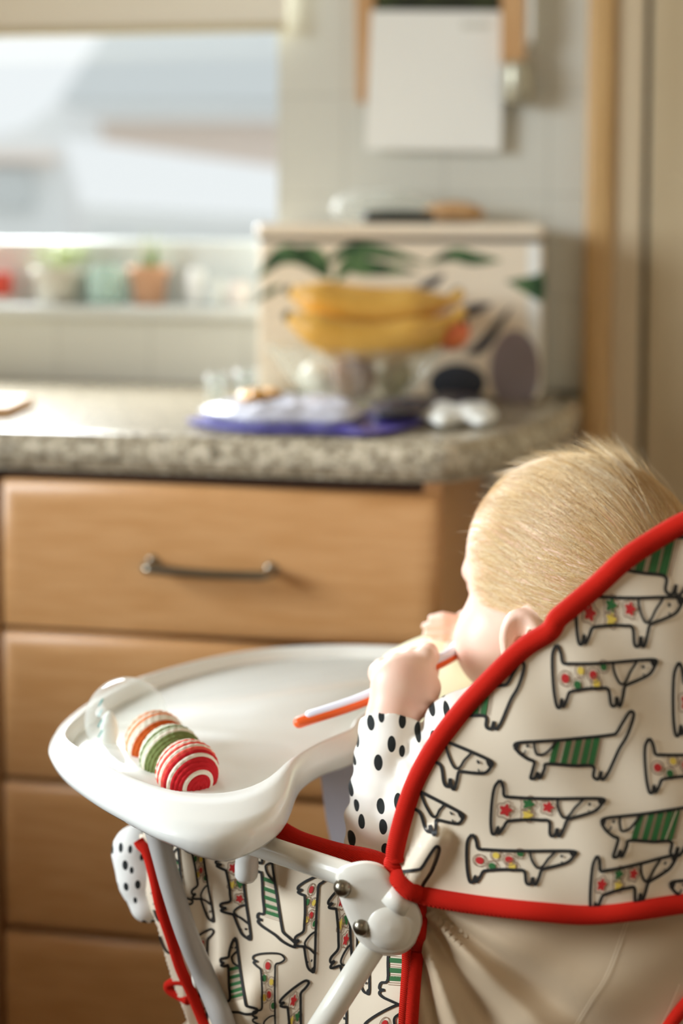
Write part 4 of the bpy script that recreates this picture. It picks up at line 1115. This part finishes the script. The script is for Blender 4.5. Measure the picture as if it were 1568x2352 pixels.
# right hand: open, fingers towards the left
B.ell(RHAND + np.array([.002, 0, 0]), (.016, .010, .018), None, .004)
for i, (y0, y1, x1) in enumerate([(1420, 1417, 982), (1437, 1434, 968), (1455, 1452, 970), (1472, 1470, 984)]):
    a, m_, c = P(1055, y0 + 4, 1.160 + .002 * i), P(1018, (y0 + y1) / 2 - 3, 1.158 + .002 * i), P(x1 + 8, y1 + 4, 1.162 + .002 * i)
    B.cone(a, m_, .0044, .0040, .0005); B.cone(m_, c, .0040, .0035, 0)
B.cone(P(1078, 1456, 1.158), P(1056, 1490, 1.152), .0080, .0070, .004); B.cone(P(1056, 1490, 1.152), P(1034, 1488, 1.150), .0070, .0058, .002)
v, f = B.mesh(2)
M['skin'] = mat('baby_skin', (240, 206, 186), .45, Subsurface_Weight=.12, Subsurface_Scale=.012)
M['skin'].node_tree.nodes['Principled BSDF'].inputs['Subsurface Radius'].default_value = (1, .35, .2)
n_, l_, b_ = nodes(M['skin'])
nt = n_.new('ShaderNodeTexNoise'); nt.inputs['Scale'].default_value = 26; l_.new(coords(M['skin']), nt.inputs[0])
rm = ramp(M['skin'], [(.35, (241, 208, 188)), (.68, (236, 190, 170))]); l_.new(nt.outputs[0], rm.inputs[0]); l_.new(rm.outputs[0], b_.inputs[0])
HB = Field(HC0 - .13, HC0 + .13, .0035)
HB.ell(HC0 - HF * .004, SKULL, HAX, 0); HB.ell(hd_(-.030, 0, -.010), (.066, .070, .062), HAX, .02); HB.ell(hd_(.034, 0, -.050), (.050, .056, .056), HAX, .02)
v_body, f_body = HB.mesh(1)
body = obj('body', v, f, M['skin'], person, fix=False)
del B
# ---- clothes
def spots(name, base, ink, scale, thr, stretch):
    m = mat(name, base, .85)
    n, l, b = nodes(m)
    t = n.new('ShaderNodeTexVoronoi'); t.inputs['Scale'].default_value = scale; t.inputs['Randomness'].default_value = .85
    t.voronoi_dimensions = '2D'
    sx_ = n.new('ShaderNodeSeparateXYZ'); cx_ = n.new('ShaderNodeCombineXYZ'); l.new(coords(m, stretch, (0, .22, 0)), sx_.inputs[0])
    l.new(sx_.outputs[0], cx_.inputs[0]); l.new(sx_.outputs[2], cx_.inputs[1]); l.new(cx_.outputs[0], t.inputs[0])
    wn = n.new('ShaderNodeSeparateColor'); l.new(t.outputs['Color'], wn.inputs[0])
    ml = n.new('ShaderNodeMath'); ml.operation = 'MULTIPLY_ADD'; ml.inputs[1].default_value = thr * .55; ml.inputs[2].default_value = thr * .62; l.new(wn.outputs[0], ml.inputs[0])
    lt = n.new('ShaderNodeMath'); lt.operation = 'LESS_THAN'; l.new(t.outputs['Distance'], lt.inputs[0]); l.new(ml.outputs[0], lt.inputs[1])
    x = n.new('ShaderNodeMix'); x.data_type = 'RGBA'; x.inputs[6].default_value = lin(base); x.inputs[7].default_value = lin(ink)
    l.new(lt.outputs[0], x.inputs[0]); l.new(x.outputs[2], b.inputs['Base Color'])
    return m
M['top'] = spots('white_spotted_jersey', (240, 236, 228), (20, 26, 26), 88, .25, (1, 1, .60))
S = Field((-.03, .92, .50), (.28, 1.27, .80), .0021)
def wr_arm(a, b, amp, fr):
    ax = (np.asarray(b) - a); L = np.linalg.norm(ax); ax = ax / L
    def g(p):
        s = (p - a) @ ax
        return (amp * np.sin(s * fr + 2.5 * np.sin(p[..., 0] * 60 + p[..., 2] * 30)) * np.clip((s / L) * 1.5, .1, 1)).astype(np.float32)
    return g
fa_ax = (CUFF - ELB) / np.linalg.norm(CUFF - ELB)
S.cone(SHL + CL * -.01, ELB + (SHL - ELB) * .10 + np.array([.012, -.006, .006]), .036, .0245, .0015, wr=wr_arm(ELB, SHL, .0022, 260))
S.ell(NECK + np.array([-.004, .004, -.10]), (.072, .088, .108), np.array([CF, CL, [0, 0, 1]]), .02)
S.ell(ch(-.04, 0, .58), (.080, .092, .085), np.array([CF, CL, [0, 0, 1]]), .03)
S.cone(ELB + np.array([0, 0, -.002]), CUFF + fa_ax * .02, .0255, .0228, .0022, cut=(CUFF - fa_ax * .003, fa_ax * .96 + np.array([0, .2, .1])), wr=wr_arm(CUFF, ELB, .0017, 230))
S.cone(SHR, RELB, .036, .028, .006); ra = (RHAND - RELB) / np.linalg.norm(RHAND - RELB)
S.cone(RELB, RHAND, .028, .021, .006, cut=(RHAND - ra * .040, ra))
S.cone(NECK + np.array([0, 0, -.02]), NECK + np.array([0, 0, .012]), .052, .050, .014, cut=(NECK + np.array([0, 0, .010]), np.array([-.15, .1, 1.0])))
v, f = S.mesh(2); shirt = obj('top', v, f, M['top'], person, fix=False, label='white top with black spots')
col = [NECK + np.array([-.004, 0, .008]) + .049 * (math.cos(t) * CF + math.sin(t) * CL) + np.array([0, 0, -.006 * math.cos(t)]) for t in np.linspace(0, 2 * math.pi, 50)]
MB().add(*tube_geo(col, .0085, 12, caps=False)).build('collar', M['top'], shirt)
M['legs'] = spots('white_spotted_trousers', (238, 236, 230), (20, 26, 26), 112, .25, (1, 1, .62))
T_ = Field((-.22, .92, .42), (.26, 1.25, .70), .0024)
for s, lo_ in ((1, .085), (-1, -.085)):
    hip, knee = ch(-.02, lo_ * .6, .545), ch(.13, lo_, .545 if s > 0 else .47)
    T_.cone(hip, knee, .046, .038, .02)
    if s > 0: an, toe = P(316, 1955, 1.065), P(340, 2075, 1.055)
    else: an, toe = ch(.235, lo_ - .02, .47), ch(.25, lo_ - .02, .42)
    T_.cone(knee, an, .034, .020, .012); T_.cone(an, toe, .0158, .0140, .004)
    T_.ell(an * .55 + toe * .45 + np.array([-.003, 0, 0]), (.0165, .017, .021), None, .006)
v, f = T_.mesh(2); obj('trousers', v, f, M['legs'], person, fix=False, label='white spotted trousers with feet')
# ---- bib with a catch pocket
M['bib'] = mat('pale_yellow_bib', (232, 232, 194), .6)
top = catmull([(880, 1512), (912, 1490), (955, 1470), (1000, 1455), (1045, 1451), (1090, 1465), (1130, 1500)], 30)
bot = catmull([(890, 1690), (930, 1690), (975, 1680), (1010, 1665), (1050, 1640), (1090, 1610), (1130, 1580)], 30)
v, f = [], []
for i in range(30):
    for j in range(16):
        u = j / 15; q = top[i] * (1 - u) + bot[i] * u
        d = 1.175 * (1 - u) + 1.090 * u - .018 * math.sin(u * math.pi) + (.03 * (i / 29 - .35) ** 2)
        v.append(P(q[0], q[1], d))
n0 = len(v); v += [q + np.array([0, .003, .0005]) for q in v]
for i in range(29):
    for j in range(15):
        a = i * 16 + j
        f += [(a, a + 1, a + 17, a + 16), (n0 + a, n0 + a + 16, n0 + a + 17, n0 + a + 1)]
for i in range(29):
    for j in (0, 15): a = i * 16 + j; f.append((a, a + 16, n0 + a + 16, n0 + a))
for j in range(15):
    for i in (0, 29): a = i * 16 + j; f.append((a, a + 1, n0 + a + 1, n0 + a))
MB().add(v, f).build('bib', M['bib'], person, label='pale yellow bib')
# ---- hair
HAIRS = [mat('fair_hair', c_, .36, spec=.5) for c_ in ((214, 176, 118), (230, 198, 146), (244, 222, 180), (252, 238, 208))]
wh = np.array([.50, -.80, -.33]); wh /= np.linalg.norm(wh); wh = HAX @ wh
NH, NS = 15000, 8
Vh = np.zeros((NH, NS, 3, 3)); cnt = 0; r2 = np.random.default_rng(3)
SK = SKULL
from mathutils.bvhtree import BVHTree
BV = BVHTree.FromPolygons([Vector(q) for q in v_body], [tuple(map(int, q)) for q in f_body])
def skull_pt(q):
    d_ = HAX.T @ (q * SK); d_ /= np.linalg.norm(d_)
    h = BV.ray_cast(Vector(HC0 + d_ * .2), Vector(-d_))
    return np.array(h[0]) + d_ * .0003
while cnt < NH:
    q = r2.normal(size=3); q /= np.linalg.norm(q)
    Fp, Lp, Up = q * SK
    dist = math.acos(np.clip(np.dot(q, wh), -1, 1))
    lim = .018 + .010 * r2.normal() * .5
    if Fp > lim + .014 * max(0, Up / .07): continue
    if Up < -.050 - .016 * (Fp < -.03): continue
    if abs(Lp) > .05 and Fp > -.028 and Up < -.032 - .4 * max(0, -Fp - .01): continue
    tuft = np.linalg.norm(HC0 + HAX.T @ (q * SK) - P(1480, 1065, 1.08)) < .026
    wave = .22 * math.sin(26 * Fp / .09 + 4 * math.sin(17 * Up / .09)) + .16 * math.sin(41 * Lp / .09 + 23 * Up / .09)
    stick = r2.random() < .012 or (Up > .066 and r2.random() < .10) or (tuft and r2.random() < .30)
    ln = r2.uniform(.028, .050) * (1.15 if Up > .03 else .9) * np.clip(.45 + dist / 1.2, .45, 1.1)
    if Fp > .03: ln *= .85
    step = ln / (NS - 1); lift = r2.uniform(.0002, .0014) + (r2.uniform(.004, .013) * (1.8 if tuft else 1) if stick else 0) + (.0012 if Up > .06 else 0)
    p = q.copy(); jit = r2.normal(size=3) * .07; w_ = r2.uniform(.00009, .00019)
    for s in range(NS):
        u = s / (NS - 1)
        rad = -(wh - p * np.dot(p, wh)); rad /= np.linalg.norm(rad) + 1e-6
        g = np.array([0, 0, -1.0]); g = g - p * np.dot(p, g)
        down = .10 + wave + .55 * np.clip((Fp + .02) / .06, 0, 1) * (1 - abs(min(Up, .05)) / .08)
        t = rad + g * down + jit; t -= p * np.dot(p, t); t /= np.linalg.norm(t) + 1e-6
        pos = skull_pt(p) + (HAX.T @ p) * lift * (u ** (1.6 if stick else .7)) * (1.0)
        tw = HAX.T @ t; nr_ = HAX.T @ p; sd_ = np.cross(tw, nr_); sd_ /= np.linalg.norm(sd_) + 1e-9
        ww = w_ * (1 - .85 * u ** 2)
        Vh[cnt, s, 0] = pos + sd_ * ww; Vh[cnt, s, 1] = pos - sd_ * ww * .5 + nr_ * ww * .87; Vh[cnt, s, 2] = pos - sd_ * ww * .5 - nr_ * ww * .87
        p = p + t * step / float(np.linalg.norm(t * SK)); p /= np.linalg.norm(p)
    cnt += 1
idx = np.arange(NH * NS * 3).reshape(NH, NS, 3); qs = []
for k in range(3):
    k2 = (k + 1) % 3
    qs.append(np.stack([idx[:, :-1, k], idx[:, :-1, k2], idx[:, 1:, k2], idx[:, 1:, k]], -1).reshape(-1, 4))
qs = np.vstack(qs); hm = np.tile(np.repeat(r2.choice(4, NH, p=(.3, .35, .25, .1)), NS - 1), 3)
ob = mesh_data('hair', Vh.reshape(-1, 3) - ORG[person], qs, HAIRS, hm)
ho = bpy.data.objects.new('hair', ob); C.objects.link(ho); ho.parent = person; ho['label'] = 'short fine blond hair'; ho['kind'] = 'stuff'

# ================================================================== SPOON AND TOY
sp = catmull([P(686, 1655, 1.048), P(835, 1605, 1.054), P(930, 1556, 1.062), P(1010, 1518, 1.078), P(1052, 1494, 1.100)], 50)
spoon = empty('feeding_spoon', sp[10], 'orange and white baby spoon held in the baby\'s left fist', 'spoon')
dn = np.array([.2, -.35, -1]); dn /= np.linalg.norm(dn)
M['orange'] = mat('orange_rubber', (236, 96, 32), .4); M['spoonwhite'] = mat('lilac_white_plastic', (226, 228, 242), .3)
MB().add(*tube_geo(*capped(sp + dn * .0013, .0044), 16)).build('grip', M['orange'], spoon, label='orange underside')
MB().add(*tube_geo(*capped(sp[2:] - dn * .0017 + np.array([0, -.0012, 0]), np.linspace(.0034, .0042, 48)), 16)).build('handle', M['spoonwhite'], spoon, label='white handle top')
bw_c = sp[-1] + (sp[-1] - sp[-2]) / np.linalg.norm(sp[-1] - sp[-2]) * .014
sx = (sp[-1] - sp[-3]); sx /= np.linalg.norm(sx); sy = np.cross([0, 0, 1], sx); sy /= np.linalg.norm(sy)
MB().add(*ellipsoid_geo(bw_c, (.020, .012, .005), (sx, sy, np.cross(sx, sy)), 24, 12)).build('spoon_bowl', M['spoonwhite'], spoon)

FLOOR = ZT - .028
yarn = {k: bump(mat(k + '_yarn', c, .95, spec=.2), 1400, .5, .0006) for k, c in dict(cream=(232, 222, 204), orange=(236, 140, 84), rust=(190, 86, 34), peach=(240, 184, 148), sage=(206, 210, 184), green=(112, 124, 72), pale=(224, 226, 208), red=(190, 34, 40), coral=(232, 92, 80), pink=(240, 172, 156)).items()}
YN = list(yarn)
R0 = .0225
toyA = Pz(430, 1772, FLOOR + R0); toyB = Pz(318, 1668, FLOOR + R0)
tx = toyB - toyA; tx[2] = 0; tx /= np.linalg.norm(tx)
toy = empty('crochet_rattle', (toyA + tx * .05) * np.array([1, 1, 0]) + np.array([0, 0, FLOOR]), 'striped crochet caterpillar rattle with clear ball end lying in the white tray', 'toy')
def cball(center, r, rows, squash, parent, name, lab):
    """crocheted ball: each row of stitches is a ring round the toy's axis; rows run from the near pole to the far one"""
    ax = -tx + np.array([.12, 0, -.28]); ax /= np.linalg.norm(ax); x = np.cross(ax, [0, 0, 1]); x /= np.linalg.norm(x); y = np.cross(ax, x)
    nrow = len(rows); sub = 6; nu = 160; v, f, mi = [], [], []
    NVV = nrow * sub
    for i in range(NVV + 1):
        th = math.pi * i / NVV; row = min(i // sub, nrow - 1); ph = (i % sub) / sub
        ns = max(6, int(26 * math.sin(max(.12, th if th < 3.0 else .12))))
        for k in range(nu):
            a = 2 * math.pi * k / nu
            sti = abs(math.sin(a * ns / 2 + row * .8 + .5 * ph))
            rr = r * (1 + .034 * math.sin(math.pi * ((i / sub) % 1)) * (.45 + .75 * sti) - .01)
            q = ax * math.cos(th) * squash + (x * math.cos(a) + y * math.sin(a)) * math.sin(th)
            v.append(center + q * rr)
    for i in range(NVV):
        for k in range(nu):
            f.append((i * nu + k, i * nu + (k + 1) % nu, (i + 1) * nu + (k + 1) % nu, (i + 1) * nu + k)); mi.append(YN.index(rows[min(i // sub, nrow - 1)]))
    return obj(name, v, f, [yarn[k] for k in YN], parent, mi, label=lab)
cball(toyA, R0, ['red', 'red', 'red', 'cream', 'red', 'red', 'red', 'cream', 'red', 'coral', 'cream', 'coral', 'cream', 'coral', 'cream', 'pink', 'cream', 'pink', 'cream', 'pink', 'cream', 'cream'], .93, toy, 'ball', 'red and white crochet ball')
cball(toyA + tx * .035, R0 * 1.02, ['green'] * 10 + ['cream', 'sage', 'green', 'pale', 'sage', 'pale', 'cream', 'pale', 'sage', 'pale', 'cream', 'cream'], .93, toy, 'ball', 'green and white crochet ball')
cball(toyA + tx * .070, R0 * 1.03, ['rust'] * 9 + ['cream', 'cream', 'orange', 'cream', 'orange', 'cream', 'peach', 'cream', 'peach', 'cream', 'peach', 'cream', 'cream'], .93, toy, 'ball', 'orange and white crochet ball')
RC = .032
cc_ = Pz(290, 1652, FLOOR + RC)
M['ballclear'] = bpy.data.materials.new('clear_ball'); M['ballclear'].use_nodes = True; clear(M['ballclear'], .04, .06, (.92, .95, .93, 1))
cb = MB().add(*ellipsoid_geo(cc_, (RC, RC, RC), None, 48, 30)).build('clear_ball', M['ballclear'], toy, label='clear plastic end ball')
lc = cc_ + np.array([-.011, -.014, -.005])
MB().add(*ellipsoid_geo(lc, (.007, .004, .016), None, 18, 14)).build('inner_bead', M['paper'], cb, label='white core inside the ball')
tl = MB()
for k, (dx, dz) in enumerate([(-.010, .016), (-.011, .008), (-.0115, 0), (-.011, -.008)]):
    c_ = cc_ + np.array([-.014 + dx * .4, -.019, dz])
    tl.add(*tube_geo([c_, c_ + np.array([.003, -.0006, .006])], .0007, 6))
tl.build('mark', mat('teal_print', (60, 160, 160), .5), cb, label='teal printed mark')
